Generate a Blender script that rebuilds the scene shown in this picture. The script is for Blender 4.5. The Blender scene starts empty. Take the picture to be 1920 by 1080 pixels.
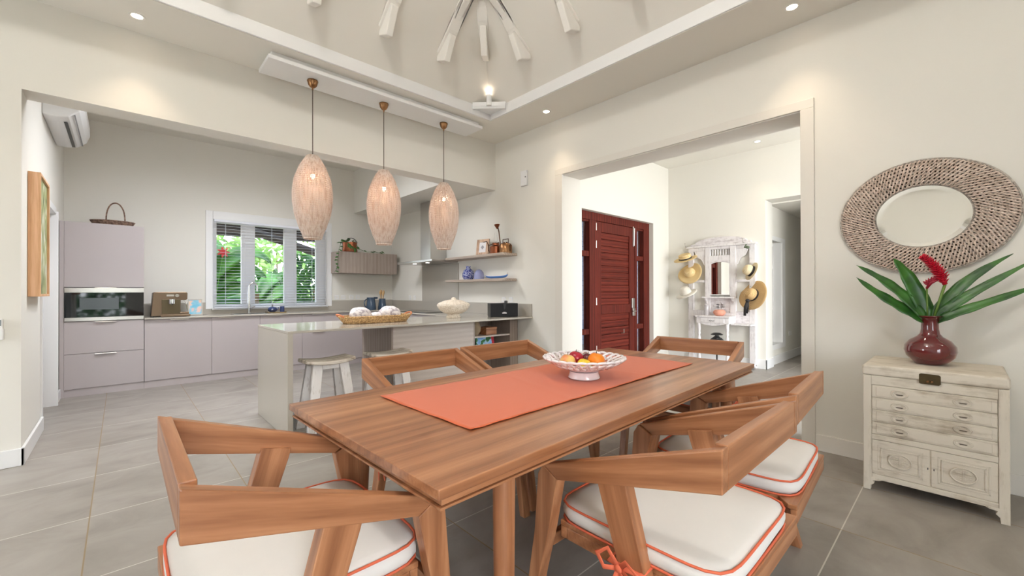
import bpy, bmesh, math, random
from math import sin, cos, pi, radians, sqrt, atan2, tan
from mathutils import Vector, Matrix, Euler
random.seed(7)
S = bpy.context.scene
COL = S.collection

# ---------------------------------------------------------------- camera
cam_d = bpy.data.cameras.new('camera')
cam = bpy.data.objects.new('camera', cam_d)
COL.objects.link(cam)
YAW, PIT, ROL = radians(47.017), radians(.203), radians(-.129)
fwd = Vector((cos(YAW)*cos(PIT), sin(YAW)*cos(PIT), sin(PIT)))
r0 = Vector((sin(YAW), -cos(YAW), 0)); u0 = r0.cross(fwd)
rt = r0*cos(ROL) + u0*sin(ROL); up = u0*cos(ROL) - r0*sin(ROL)
M = Matrix.Identity(4)
for i in range(3):
    M[i][0], M[i][1], M[i][2] = rt[i], up[i], -fwd[i]
M.translation = (0, 0, 1.238)
cam.matrix_world = M
cam_d.sensor_width = 36
cam_d.lens = 786.8/1920*36
cam_d.shift_y = 3.4/1920
cam_d.clip_start = .02
S.camera = cam

# ---------------------------------------------------------------- world, sun, daylight portals, added fill panels, exposure
wd = bpy.data.worlds.new('sky'); S.world = wd; wd.use_nodes = True
nt = wd.node_tree; bg = nt.nodes['Background']
geo = nt.nodes.new('ShaderNodeTexCoord'); sep = nt.nodes.new('ShaderNodeSeparateXYZ')
mr = nt.nodes.new('ShaderNodeMapRange'); mx = nt.nodes.new('ShaderNodeMix'); mx.data_type = 'RGBA'
nt.links.new(geo.outputs['Generated'], sep.inputs[0]); nt.links.new(sep.outputs['Z'], mr.inputs['Value'])
mr.inputs['From Min'].default_value = -.1; mr.inputs['From Max'].default_value = .8
mx.inputs[6].default_value = (.93, .96, 1, 1); mx.inputs[7].default_value = (.62, .78, 1, 1)
nt.links.new(mr.outputs[0], mx.inputs[0]); nt.links.new(mx.outputs[2], bg.inputs['Color'])
bg.inputs['Strength'].default_value = 4.0

sd = bpy.data.lights.new('sun', 'SUN'); sd.energy = 2.2; sd.angle = radians(1); sd.color = (1, .95, .86)
sun = bpy.data.objects.new('sun', sd); COL.objects.link(sun)
sun.rotation_euler = Vector((-.35, -.75, 1.6)).to_track_quat('Z', 'Y').to_euler()

def portal(name, loc, direction, w, h):
    l = bpy.data.lights.new(name, 'AREA'); l.shape = 'RECTANGLE'; l.size = w; l.size_y = h
    l.cycles.is_portal = True
    o = bpy.data.objects.new(name, l); COL.objects.link(o); o.location = loc
    o.rotation_euler = (-Vector(direction)).to_track_quat('Z', 'Y').to_euler()
portal('daylight_left_doors', (-3.46, 3.85, 1.3), (1, 0, 0), 1.1, 2.5)
portal('daylight_back_doors', (-1.0, -3.46, 1.3), (0, 1, 0), 2.2, 2.5)
portal('daylight_kitchen_window', (1.84, 7.95, 1.67), (0, -1, 0), 1.6, 1.3)
portal('daylight_hall', (5.7, -1.96, 1.5), (0, 1, 0), 3.0, 2.9)

def daylight(name, loc, direction, w, h, e, col=(.93, .96, 1)):  # area lights added outside the unseen openings to boost the daylight
    l = bpy.data.lights.new(name, 'AREA'); l.shape = 'RECTANGLE'; l.size = w; l.size_y = h; l.energy = e; l.color = col
    o = bpy.data.objects.new(name, l); COL.objects.link(o); o.location = loc
    o.rotation_euler = (-Vector(direction)).to_track_quat('Z', 'Y').to_euler()
daylight('added_fill_left_doors', (-3.7, 3.85, 1.35), (1, 0, -.05), 1.0, 2.4, 8)
daylight('added_fill_back_doors', (-1.0, -5.6, 3.3), (0, 1, -.42), 2.6, 1.6, 330)
daylight('added_fill_hall', (4.8, -2.2, 1.6), (.8, 1, .05), 1.2, 2.6, 78, (1, .99, .96))

S.view_settings.view_transform = 'Standard'
S.view_settings.look = 'None'
S.view_settings.gamma = 1
S.view_settings.use_curve_mapping = False
S.view_settings.exposure = 1.02
S.cycles.use_denoising = True
S.cycles.max_bounces = 10; S.cycles.diffuse_bounces = 6; S.cycles.glossy_bounces = 4
S.cycles.transparent_max_bounces = 12
S.cycles.caustics_reflective = False; S.cycles.caustics_refractive = False
S.cycles.sample_clamp_indirect = 6

# ---------------------------------------------------------------- helpers
def srgb(r, g, b):
    f = lambda c: (c/255/12.92) if c/255 <= .04045 else ((c/255+.055)/1.055)**2.4
    return (f(r), f(g), f(b), 1)

class MB:
    def __init__(s): s.v = []; s.f = []
    def add(s, vs, fs):
        n = len(s.v); s.v += [tuple(p) for p in vs]; s.f += [tuple(i+n for i in f) for f in fs]; return s
    def box(s, x0, x1, y0, y1, z0, z1):
        vs = [(x, y, z) for x in (x0, x1) for y in (y0, y1) for z in (z0, z1)]
        return s.add(vs, [(0,1,3,2),(4,6,7,5),(0,4,5,1),(2,3,7,6),(0,2,6,4),(1,5,7,3)])
    def obox(s, c, size, rot=(0,0,0)):
        R = Euler(rot).to_matrix(); c = Vector(c); h = [q/2 for q in size]
        vs = [c + R @ Vector((x*h[0], y*h[1], z*h[2])) for x in (-1,1) for y in (-1,1) for z in (-1,1)]
        return s.add(vs, [(0,1,3,2),(4,6,7,5),(0,4,5,1),(2,3,7,6),(0,2,6,4),(1,5,7,3)])
    def prism(s, poly, lo, hi, ax='z'):
        def P(p, t):
            return {'x': (t, p[0], p[1]), 'y': (p[0], t, p[1]), 'z': (p[0], p[1], t)}[ax]
        n = len(poly)
        vs = [P(p, lo) for p in poly] + [P(p, hi) for p in poly]
        fs = [tuple(range(n)), tuple(range(2*n-1, n-1, -1))] + [(i, (i+1) % n, n+(i+1) % n, n+i) for i in range(n)]
        return s.add(vs, fs)
    def lathe(s, prof, seg=32, c=(0,0,0), sx=1, sy=1, a0=0, rot=None, phase=None):
        vs = []; fs = []; rings = []
        R = Euler(rot).to_matrix() if rot else None
        for k, (r, z) in enumerate(prof):
            if r < 1e-6:
                rings.append([len(vs)]); vs.append((0, 0, z))
            else:
                rings.append(list(range(len(vs), len(vs)+seg)))
                for i in range(seg):
                    a = a0 + 2*pi*i/seg
                    rr = r*(phase(a, z, k) if phase else 1)
                    vs.append((rr*cos(a)*sx, rr*sin(a)*sy, z))
        for A, B in zip(rings, rings[1:]):
            for i in range(seg):
                j = (i+1) % seg
                if len(A) == 1 and len(B) == 1: continue
                if len(A) == 1: fs.append((A[0], B[j], B[i]))
                elif len(B) == 1: fs.append((A[i], A[j], B[0]))
                else: fs.append((A[i], A[j], B[j], B[i]))
        vs = [Vector(v) for v in vs]
        if R: vs = [R @ v for v in vs]
        return s.add([v+Vector(c) for v in vs], fs)
    def cyl(s, r, z0, z1, c=(0,0,0), seg=24, r2=None, rot=None):
        r2 = r if r2 is None else r2
        return s.lathe([(0, z0), (r, z0), (r2, z1), (0, z1)], seg, c, rot=rot)
    def tube(s, path, r, seg=8, closed=False, caps=True, flat=1.0, upv=None):
        P = [Vector(p) for p in path]; n = len(P); vs = []; fs = []
        rr = r if isinstance(r, (list, tuple)) else [r]*n
        prev = None
        for i in range(n):
            a = P[i-1] if (i > 0 or closed) else P[i]
            b = P[(i+1) % n] if (i < n-1 or closed) else P[i]
            t = (b-a).normalized() if (b-a).length > 1e-9 else Vector((0,0,1))
            if prev is None:
                h = Vector(upv) if upv else (Vector((0,0,1)) if abs(t.z) < .9 else Vector((1,0,0)))
                nrm = (h - t*h.dot(t)).normalized()
            else:
                nrm = (prev - t*prev.dot(t))
                nrm = nrm.normalized() if nrm.length > 1e-6 else t.orthogonal().normalized()
            prev = nrm; bi = t.cross(nrm)
            for k in range(seg):
                an = 2*pi*k/seg
                vs.append(P[i] + (nrm*cos(an)*flat + bi*sin(an))*rr[i])
        m = n if closed else n-1
        for i in range(m):
            for k in range(seg):
                a = i*seg+k; b = i*seg+(k+1) % seg; j = ((i+1) % n)*seg
                fs.append((a, b, j+(k+1) % seg, j+k))
        if not closed and caps:
            fs.append(tuple(range(seg))); fs.append(tuple((n-1)*seg+k for k in range(seg-1, -1, -1)))
        return s.add(vs, fs)
    def ball(s, c, r, seg=20, rings=12, sc=(1,1,1), rot=None, wob=None):
        prof = [(r*sin(pi*k/rings), -r*cos(pi*k/rings)) for k in range(rings+1)]
        prof[0] = (0, -r); prof[-1] = (0, r)
        n = len(s.v); s.lathe(prof, seg)
        R = Euler(rot).to_matrix() if rot else Matrix.Identity(3)
        for i in range(n, len(s.v)):
            v = Vector(s.v[i]); w = wob(v/r) if wob else 1
            v = R @ Vector((v.x*sc[0]*w, v.y*sc[1]*w, v.z*sc[2]*w)) + Vector(c); s.v[i] = tuple(v)
        return s
    def grid(s, fn, nu, nv, close_u=False):
        vs = [fn(i/nu, j/nv) for i in range(nu+(0 if close_u else 1)) for j in range(nv+1)]
        m = nu if close_u else nu+1; fs = []
        for i in range(nu):
            for j in range(nv):
                a = i*(nv+1)+j; b = ((i+1) % m)*(nv+1)+j
                fs.append((a, b, b+1, a+1))
        return s.add(vs, fs)
    def move(s, loc=(0,0,0), rot=(0,0,0), scale=(1,1,1), start=0):
        R = Euler(rot).to_matrix(); L = Vector(loc)
        for i in range(start, len(s.v)):
            v = s.v[i]; s.v[i] = tuple(R @ Vector((v[0]*scale[0], v[1]*scale[1], v[2]*scale[2])) + L)
        return s
    def build(s, name, mat, parent=None, bev=0, smooth=False, world=True, thick=0, bseg=2, sub=0):
        v = [Vector(p) for p in s.v]; loc = Vector((0,0,0))
        if parent is not None and world:
            L, rz = parent['_L'], parent['_R']
            R = Matrix.Rotation(-rz, 3, 'Z'); v = [R @ (p - Vector(L)) for p in v]
        if parent is None:
            xs, ys, zs = [p.x for p in v], [p.y for p in v], [p.z for p in v]
            loc = Vector(((min(xs)+max(xs))/2, (min(ys)+max(ys))/2, min(zs))); v = [p-loc for p in v]
        me = bpy.data.meshes.new(name); me.from_pydata(v, [], s.f)
        bm = bmesh.new(); bm.from_mesh(me); bmesh.ops.recalc_face_normals(bm, faces=bm.faces); bm.to_mesh(me); bm.free()
        o = bpy.data.objects.new(name, me); COL.objects.link(o); o.location = loc
        me.materials.append(mat)
        if smooth:
            me.shade_smooth()
            if smooth != 'full': me.set_sharp_from_angle(angle=radians(smooth if smooth is not True and smooth > 1 else 42))
        if thick:
            m = o.modifiers.new('s', 'SOLIDIFY'); m.thickness = thick; m.offset = 0
        if bev:
            m = o.modifiers.new('b', 'BEVEL'); m.width = bev; m.segments = bseg; m.limit_method = 'ANGLE'; m.angle_limit = radians(35)
        if sub:
            m = o.modifiers.new('u', 'SUBSURF'); m.levels = sub; m.render_levels = sub
        if parent is not None:
            o.parent = parent; o['_L'] = parent['_L']; o['_R'] = parent['_R']
        return o

def thing(name, label, cat, loc=(0,0,0), rz=0, group=None):
    o = bpy.data.objects.new(name, None); COL.objects.link(o)
    o.empty_display_size = .05
    o.location = loc; o.rotation_euler = (0, 0, rz)
    o['_L'] = tuple(loc); o['_R'] = rz; o['label'] = label; o['category'] = cat
    if group: o['group'] = group
    return o
def tag(o, label, cat, group=None):
    o['label'] = label; o['category'] = cat
    if group: o['group'] = group
    return o
def struct(name, mb, mat, parent=None, **k):
    o = mb.build(name, mat, parent, **k)
    if parent is None: o['kind'] = 'structure'
    return o
def sempty(name, loc=(0,0,0)):
    o = bpy.data.objects.new(name, None); COL.objects.link(o); o.location = loc
    o['_L'] = tuple(loc); o['_R'] = 0.0; o['kind'] = 'structure'; return o
def copy_thing(root, loc, rz, label=None, group=None):
    def cp(o, parent):
        c = o.copy(); COL.objects.link(c)
        if parent is not None: c.parent = parent
        for ch in [q for q in ALLCH.get(o.name, [])]: cp(ch, c)
        return c
    ALLCH = {}
    for q in bpy.data.objects:
        if q.parent: ALLCH.setdefault(q.parent.name, []).append(q)
    r = cp(root, None); r.location = loc; r.rotation_euler = (0, 0, rz)
    r['_L'] = tuple(loc); r['_R'] = rz
    if label: r['label'] = label
    if group: r['group'] = group
    return r

# ---------------------------------------------------------------- materials
def newmat(name):
    m = bpy.data.materials.new(name); m.use_nodes = True
    return m, m.node_tree, m.node_tree.nodes['Principled BSDF']
def N(nt, t, **k):
    n = nt.nodes.new(t)
    for a, b in k.items(): setattr(n, a, b)
    return n
def plain(name, col, rough=.5, metal=0, var=0, vs=8, bump=0, bs=60, coat=0, emit=None, es=0, trans=0, alpha=1, spec=.5, sheen=0, stretch=(1,1,1)):
    m, nt, b = newmat(name)
    b.inputs['Base Color'].default_value = col; b.inputs['Roughness'].default_value = rough
    b.inputs['Metallic'].default_value = metal; b.inputs['Coat Weight'].default_value = coat
    b.inputs['Transmission Weight'].default_value = trans; b.inputs['Alpha'].default_value = alpha
    b.inputs['Specular IOR Level'].default_value = spec; b.inputs['Sheen Weight'].default_value = sheen
    if emit: b.inputs['Emission Color'].default_value = emit; b.inputs['Emission Strength'].default_value = es
    tc = N(nt, 'ShaderNodeTexCoord'); mp = N(nt, 'ShaderNodeMapping'); mp.inputs['Scale'].default_value = stretch
    nt.links.new(tc.outputs['Object'], mp.inputs['Vector'])
    if var:
        n = N(nt, 'ShaderNodeTexNoise'); n.inputs['Scale'].default_value = vs; n.inputs['Detail'].default_value = 5
        nt.links.new(mp.outputs[0], n.inputs['Vector'])
        h = N(nt, 'ShaderNodeHueSaturation'); h.inputs['Color'].default_value = col
        r = N(nt, 'ShaderNodeMapRange'); r.inputs['To Min'].default_value = 1-var; r.inputs['To Max'].default_value = 1+var
        nt.links.new(n.outputs['Fac'], r.inputs['Value']); nt.links.new(r.outputs[0], h.inputs['Value'])
        nt.links.new(h.outputs[0], b.inputs['Base Color'])
    if bump:
        n = N(nt, 'ShaderNodeTexNoise'); n.inputs['Scale'].default_value = bs; n.inputs['Detail'].default_value = 4
        nt.links.new(mp.outputs[0], n.inputs['Vector'])
        bp = N(nt, 'ShaderNodeBump'); bp.inputs['Strength'].default_value = bump; bp.inputs['Distance'].default_value = .01
        nt.links.new(n.outputs['Fac'], bp.inputs['Height']); nt.links.new(bp.outputs[0], b.inputs['Normal'])
    return m
def ramp(nt, stops):
    r = N(nt, 'ShaderNodeValToRGB'); e = r.color_ramp.elements
    e[0].position, e[0].color = stops[0]; e[1].position, e[1].color = stops[-1]
    for p, c in stops[1:-1]:
        q = e.new(p); q.color = c
    return r
def wood(name, dark, mid, light, ax='x', rough=.38, fine=1.0, plank=0, plankax='y', bump=.05, coat=.12, contrast=1.0, tilt=0):
    m, nt, b = newmat(name)
    tc = N(nt, 'ShaderNodeTexCoord'); mp = N(nt, 'ShaderNodeMapping')
    sc = {'x': (.9, 15, 15), 'y': (15, .9, 15), 'z': (15, 15, .9)}[ax]
    mp.inputs['Scale'].default_value = [q*fine for q in sc]
    oi = N(nt, 'ShaderNodeObjectInfo'); sepx = N(nt, 'ShaderNodeVectorMath', operation='SCALE')
    comb = N(nt, 'ShaderNodeCombineXYZ')
    for i in range(3): nt.links.new(oi.outputs['Random'], comb.inputs[i])
    sepx.inputs['Scale'].default_value = 7
    nt.links.new(comb.outputs[0], sepx.inputs[0])
    ad = N(nt, 'ShaderNodeVectorMath', operation='ADD')
    nt.links.new(tc.outputs['Object'], ad.inputs[0]); nt.links.new(sepx.outputs[0], ad.inputs[1])
    vec = ad.outputs[0]; pf = None
    if plank:
        sp = N(nt, 'ShaderNodeSeparateXYZ'); nt.links.new(tc.outputs['Object'], sp.inputs[0])
        dv = N(nt, 'ShaderNodeMath', operation='DIVIDE'); dv.inputs[1].default_value = plank
        nt.links.new(sp.outputs['XYZ'.index(plankax.upper())], dv.inputs[0])
        fl = N(nt, 'ShaderNodeMath', operation='FLOOR'); nt.links.new(dv.outputs[0], fl.inputs[0])
        wn = N(nt, 'ShaderNodeTexWhiteNoise', noise_dimensions='1D'); nt.links.new(fl.outputs[0], wn.inputs['W'])
        s2 = N(nt, 'ShaderNodeVectorMath', operation='SCALE'); s2.inputs['Scale'].default_value = 9
        nt.links.new(wn.outputs['Color'], s2.inputs[0])
        a2 = N(nt, 'ShaderNodeVectorMath', operation='ADD'); nt.links.new(vec, a2.inputs[0]); nt.links.new(s2.outputs[0], a2.inputs[1])
        vec = a2.outputs[0]; pf = wn.outputs['Value']
    if tilt:
        vr = N(nt, 'ShaderNodeVectorRotate', rotation_type='X_AXIS'); vr.inputs['Angle'].default_value = tilt
        nt.links.new(vec, vr.inputs['Vector']); vec = vr.outputs[0]
    nt.links.new(vec, mp.inputs['Vector'])
    n1 = N(nt, 'ShaderNodeTexNoise'); n1.inputs['Scale'].default_value = 1.1; n1.inputs['Detail'].default_value = 7; n1.inputs['Roughness'].default_value = .62; n1.inputs['Distortion'].default_value = .12
    nt.links.new(mp.outputs[0], n1.inputs['Vector'])
    n2 = N(nt, 'ShaderNodeTexNoise'); n2.inputs['Scale'].default_value = 7; n2.inputs['Detail'].default_value = 4
    nt.links.new(mp.outputs[0], n2.inputs['Vector'])
    wv = N(nt, 'ShaderNodeTexWave', wave_type='RINGS', rings_direction=ax.upper()); wv.inputs['Scale'].default_value = .5; wv.inputs['Distortion'].default_value = 2.2; wv.inputs['Detail'].default_value = 2
    nt.links.new(mp.outputs[0], wv.inputs['Vector'])
    m1 = N(nt, 'ShaderNodeMix'); m1.data_type = 'FLOAT'; m1.inputs[0].default_value = .25
    nt.links.new(n1.outputs['Fac'], m1.inputs[2]); nt.links.new(wv.outputs['Fac'], m1.inputs[3])
    m2 = N(nt, 'ShaderNodeMix'); m2.data_type = 'FLOAT'; m2.inputs[0].default_value = .34
    nt.links.new(m1.outputs[0], m2.inputs[2]); nt.links.new(n2.outputs['Fac'], m2.inputs[3])
    fac = m2.outputs[0]
    if pf:
        ma = N(nt, 'ShaderNodeMath', operation='MULTIPLY_ADD'); ma.inputs[1].default_value = .22*contrast; 
        sb = N(nt, 'ShaderNodeMath', operation='SUBTRACT'); sb.inputs[1].default_value = .11*contrast
        nt.links.new(pf, ma.inputs[0]); nt.links.new(fac, ma.inputs[2]); nt.links.new(ma.outputs[0], sb.inputs[0]); fac = sb.outputs[0]
    w = .24
    rp = ramp(nt, [(.5-w, dark), (.5, mid), (.5+w, light)])
    nt.links.new(fac, rp.inputs[0]); nt.links.new(rp.outputs[0], b.inputs['Base Color'])
    b.inputs['Roughness'].default_value = rough; b.inputs['Coat Weight'].default_value = coat; b.inputs['Coat Roughness'].default_value = .25
    if bump:
        bp = N(nt, 'ShaderNodeBump'); bp.inputs['Strength'].default_value = bump; bp.inputs['Distance'].default_value = .004
        nt.links.new(n2.outputs['Fac'], bp.inputs['Height']); nt.links.new(bp.outputs[0], b.inputs['Normal'])
    return m
def washed(name, white, under, ax='x', amount=.42, rough=.7, scale=1.0, bump=.35):
    m, nt, b = newmat(name)
    tc = N(nt, 'ShaderNodeTexCoord'); mp = N(nt, 'ShaderNodeMapping')
    mp.inputs['Scale'].default_value = [q*scale for q in {'x': (3, 26, 26), 'y': (26, 3, 26), 'z': (26, 26, 3)}[ax]]
    nt.links.new(tc.outputs['Object'], mp.inputs['Vector'])
    n = N(nt, 'ShaderNodeTexNoise'); n.inputs['Scale'].default_value = 1; n.inputs['Detail'].default_value = 6; n.inputs['Roughness'].default_value = .7
    n3 = N(nt, 'ShaderNodeTexNoise'); n3.inputs['Scale'].default_value = 12*scale; n3.inputs['Detail'].default_value = 3
    nt.links.new(mp.outputs[0], n.inputs['Vector']); nt.links.new(tc.outputs['Object'], n3.inputs['Vector'])
    mm = N(nt, 'ShaderNodeMix'); mm.data_type = 'FLOAT'; mm.inputs[0].default_value = .3; nt.links.new(n.outputs['Fac'], mm.inputs[2]); nt.links.new(n3.outputs['Fac'], mm.inputs[3])
    p0 = .30+(amount-.3)*.45
    rp = ramp(nt, [(p0, under), (p0+.17, white)]); nt.links.new(mm.outputs[0], rp.inputs[0])
    nt.links.new(rp.outputs[0], b.inputs['Base Color']); b.inputs['Roughness'].default_value = rough
    bp = N(nt, 'ShaderNodeBump'); bp.inputs['Strength'].default_value = bump; bp.inputs['Distance'].default_value = .004
    nt.links.new(n.outputs['Fac'], bp.inputs['Height']); nt.links.new(bp.outputs[0], b.inputs['Normal'])
    return m

WALLC = (.76, .742, .69, 1)
M_wall = plain('wall_paint', WALLC, .82, bump=.04, bs=220)
M_ceil = plain('ceiling_paint', (.775, .752, .695, 1), .85)
M_white = plain('white_trim', (.80, .775, .73, 1), .45)
M_casing = plain('dimmed_white_trim', (.73, .70, .645, 1), .5)  # trim white darkened in colour, standing in for weaker light on the casing
M_trimw = plain('bright_white_trim', (.80, .80, .80, 1), .4)
M_blind = plain('blind_white', (.74, .76, .82, 1), .5)
WD, WM, WL = srgb(128, 80, 50), srgb(163, 109, 73), srgb(190, 137, 98)
M_wx = wood('teak_grain_across', WD, WM, WL, 'x'); M_wy = wood('teak_grain_along', WD, WM, WL, 'y'); M_wz = wood('teak_grain_upright', WD, WM, WL, 'z')
M_warm = wood('teak_armrest', WD, WM, WL, 'y', tilt=radians(16.3)); M_wrear = wood('teak_rear_leg', WD, WM, WL, 'z', tilt=radians(16.3))
M_top = wood('teak_table_planks', WD, WM, WL, 'x', rough=.36, fine=.9, plank=.105, plankax='y', coat=.5)
M_door = wood('mahogany_door', srgb(56, 18, 12), srgb(96, 34, 24), srgb(124, 50, 36), 'x', rough=.6, coat=.0)
M_doorz = wood('mahogany_frame', srgb(56, 18, 12), srgb(92, 33, 24), srgb(116, 46, 34), 'z', rough=.6, coat=.0)
for _m in (M_door, M_doorz): _m.node_tree.nodes['Principled BSDF'].inputs['Specular IOR Level'].default_value = .2
M_gx = wood('pale_oak_laminate', srgb(190, 177, 168), srgb(204, 193, 184), srgb(214, 205, 197), 'x', rough=.5, fine=.8, coat=0)
M_gz = wood('grey_oak_laminate', srgb(142, 127, 117), srgb(160, 146, 136), srgb(176, 163, 152), 'z', rough=.5, fine=.9, coat=0)
M_gzl = wood('shelf_oak_laminate', srgb(140, 126, 114), srgb(172, 157, 144), srgb(192, 178, 166), 'y', rough=.5, fine=1.4, coat=0)
M_lac = plain('mauve_grey_lacquer', srgb(178, 170, 171), .4)
M_quartz = plain('grey_quartz', srgb(184, 178, 168), .13, var=.03, vs=90)
M_steel = plain('brushed_steel', (.55, .53, .50, 1), .28, 1)
M_chrome = plain('chrome', (.8, .8, .8, 1), .08, 1)
M_black = plain('black_plastic', (.02, .02, .022, 1), .35)
M_dglass = plain('oven_black_glass', (.006, .008, .01, 1), .04, spec=.8)
M_brass = plain('antique_brass', srgb(150, 112, 78), .32, 1, var=.15, vs=30)
M_copper = plain('copper', srgb(152, 92, 66), .3, 1, var=.2, vs=25)
M_mirror = plain('mirror_glass', (.92, .92, .9, 1), .01, 1)
M_orange = plain('orange_linen', srgb(204, 98, 56), .85, var=.05, vs=500, bump=.15, bs=900, sheen=.2)
M_orpipe = plain('orange_piping', srgb(214, 104, 72), .8)
M_cush = plain('ivory_canvas', srgb(222, 219, 215), .9, var=.03, vs=12, bump=.08, bs=500)
M_ceram = plain('white_ceramic', srgb(238, 232, 234), .15, coat=.4)
M_wash = washed('whitewashed_wood', srgb(212, 204, 190), srgb(170, 158, 140), 'y', .34)
M_washz = washed('whitewashed_wood_upright', srgb(212, 204, 190), srgb(170, 158, 140), 'z', .34)
M_rack = washed('chipped_white_wood', srgb(232, 229, 230), srgb(196, 190, 192), 'z', .36, scale=1.2)
M_rackc = washed('carved_white_wood', srgb(228, 224, 226), srgb(182, 174, 176), 'y', .44, scale=1.6, bump=.9)
M_stool = washed('whitewashed_stool_wood', srgb(232, 229, 228), srgb(164, 152, 144), 'z', .30)
M_stoolt = washed('worn_stool_top', srgb(214, 206, 194), srgb(140, 124, 108), 'x', .40)
# ================================================================ STRUCTURE
AX, BY, ZC, ZB = 3.963, 4.601, 3.366, 2.701      # wall plane right, wall plane left (beam), lower ceiling, beam underside
def floor_mat():
    m, nt, b = newmat('grey_stone_tiles')
    g = N(nt, 'ShaderNodeNewGeometry'); sp = N(nt, 'ShaderNodeSeparateXYZ'); nt.links.new(g.outputs['Position'], sp.inputs[0])
    def edge(k, off, size):
        a = N(nt, 'ShaderNodeMath', operation='SUBTRACT'); a.inputs[1].default_value = off; nt.links.new(sp.outputs[k], a.inputs[0])
        d = N(nt, 'ShaderNodeMath', operation='DIVIDE'); d.inputs[1].default_value = size; nt.links.new(a.outputs[0], d.inputs[0])
        f = N(nt, 'ShaderNodeMath', operation='FLOOR'); nt.links.new(d.outputs[0], f.inputs[0])
        pp = N(nt, 'ShaderNodeMath', operation='PINGPONG'); pp.inputs[1].default_value = .5
        nt.links.new(d.outputs[0], pp.inputs[0])
        l = N(nt, 'ShaderNodeMath', operation='LESS_THAN'); l.inputs[1].default_value = .0028/size
        nt.links.new(pp.outputs[0], l.inputs[0]); return l.outputs[0], f.outputs[0]
    lx, fx = edge(0, -.125, .7135); ly, fy = edge(1, .432, .712)
    cb = N(nt, 'ShaderNodeCombineXYZ'); nt.links.new(fx, cb.inputs[0]); nt.links.new(fy, cb.inputs[1])
    wn = N(nt, 'ShaderNodeTexWhiteNoise', noise_dimensions='2D'); nt.links.new(cb.outputs[0], wn.inputs['Vector'])
    sc = N(nt, 'ShaderNodeVectorMath', operation='SCALE'); sc.inputs['Scale'].default_value = 20; nt.links.new(wn.outputs['Color'], sc.inputs[0])
    ad = N(nt, 'ShaderNodeVectorMath', operation='ADD'); nt.links.new(g.outputs['Position'], ad.inputs[0]); nt.links.new(sc.outputs[0], ad.inputs[1])
    mp = N(nt, 'ShaderNodeMapping'); mp.inputs['Rotation'].default_value = (0, 0, .7); mp.inputs['Scale'].default_value = (2.0, 3.4, 2); nt.links.new(ad.outputs[0], mp.inputs[0])
    n = N(nt, 'ShaderNodeTexNoise'); n.inputs['Scale'].default_value = 1; n.inputs['Detail'].default_value = 8; n.inputs['Roughness'].default_value = .6; n.inputs['Distortion'].default_value = .8
    nt.links.new(mp.outputs[0], n.inputs['Vector'])
    rp = ramp(nt, [(.25, srgb(128, 122, 115)), (.5, srgb(147, 141, 134)), (.78, srgb(161, 156, 149))]); nt.links.new(n.outputs['Fac'], rp.inputs[0])
    m1 = N(nt, 'ShaderNodeMix'); m1.data_type = 'RGBA'; nt.links.new(ly, m1.inputs[0]); nt.links.new(rp.outputs[0], m1.inputs[6]); m1.inputs[7].default_value = srgb(200, 196, 188)
    m2 = N(nt, 'ShaderNodeMix'); m2.data_type = 'RGBA'; nt.links.new(lx, m2.inputs[0]); nt.links.new(m1.outputs[2], m2.inputs[6]); m2.inputs[7].default_value = srgb(138, 118, 88)
    nt.links.new(m2.outputs[2], b.inputs['Base Color'])
    b.inputs['Roughness'].default_value = .42; b.inputs['Specular IOR Level'].default_value = .35
    bp = N(nt, 'ShaderNodeBump'); bp.inputs['Strength'].default_value = .05; bp.inputs['Distance'].default_value = .005; nt.links.new(n.outputs['Fac'], bp.inputs['Height']); nt.links.new(bp.outputs[0], b.inputs['Normal'])
    return m
M_floor = floor_mat()
struct('floor', MB().box(-3.6, 14, -3.6, 8.1, -.1, 0), M_floor)

# ---- living room walls
T = .16
# wall_right: the long wall with the wide opening to the hall; runs on into the kitchen
w = MB()
w.box(AX, 4.303, -3.5, .873, 0, 5.2).box(AX, 4.303, .873, 3.333, 2.67, 5.2).box(AX, 4.303, 3.333, 7.9, 0, 5.2)
struct('wall_right', w, M_wall)
# casing of the wide opening
c = MB()
for a, b in ((.783, .873), (3.333, 3.448)): c.box(AX-.018, AX+.001, a, b, 0, 2.67)
c.box(AX-.018, AX+.001, .783, 3.448, 2.67, 2.745)
c.box(AX-.001, 4.305, .86, .874, 0, 2.67).box(AX-.001, 4.305, 3.332, 3.346, 0, 2.67).box(AX-.001, 4.305, .874, 3.332, 2.66, 2.672)
struct('trim_1', c, M_casing, bev=.003)
struct('baseboard_right', MB().box(AX-.016, AX, -3.4, .783, 0, .125).box(AX-.016, AX, 3.448, 4.13, 0, .125), M_white, bev=.004)
# wall_left : wall plane Y=BY with the wide kitchen opening under a beam
w = MB().box(-3.5, -.523, BY, BY+.234, 0, 5.2).box(-.523, AX, BY, BY+.234, ZB, 5.2)
struct('wall_left', w, M_wall)
struct('baseboard_left', MB().box(-3.4, -.505, BY-.016, BY, 0, .125).box(-.523, -.505, BY-.016, 5.63, 0, .125), M_trimw, bev=.004)
# unseen sides, open to the terraces (where the daylight comes from)
struct('wall_west', MB().box(-3.6, -3.4, -3.5, 3.3, 0, 5.2).box(-3.6, -3.4, 4.4, 4.7, 0, 5.2).box(-3.6, -3.4, 3.3, 4.4, 2.55, 5.2), M_wall)
struct('wall_south', MB().box(-3.5, -2.1, -3.6, -3.4, 0, 5.2).box(.1, 4.0, -3.6, -3.4, 0, 5.2).box(-2.1, .1, -3.6, -3.4, 2.55, 5.2), M_wall)
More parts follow.
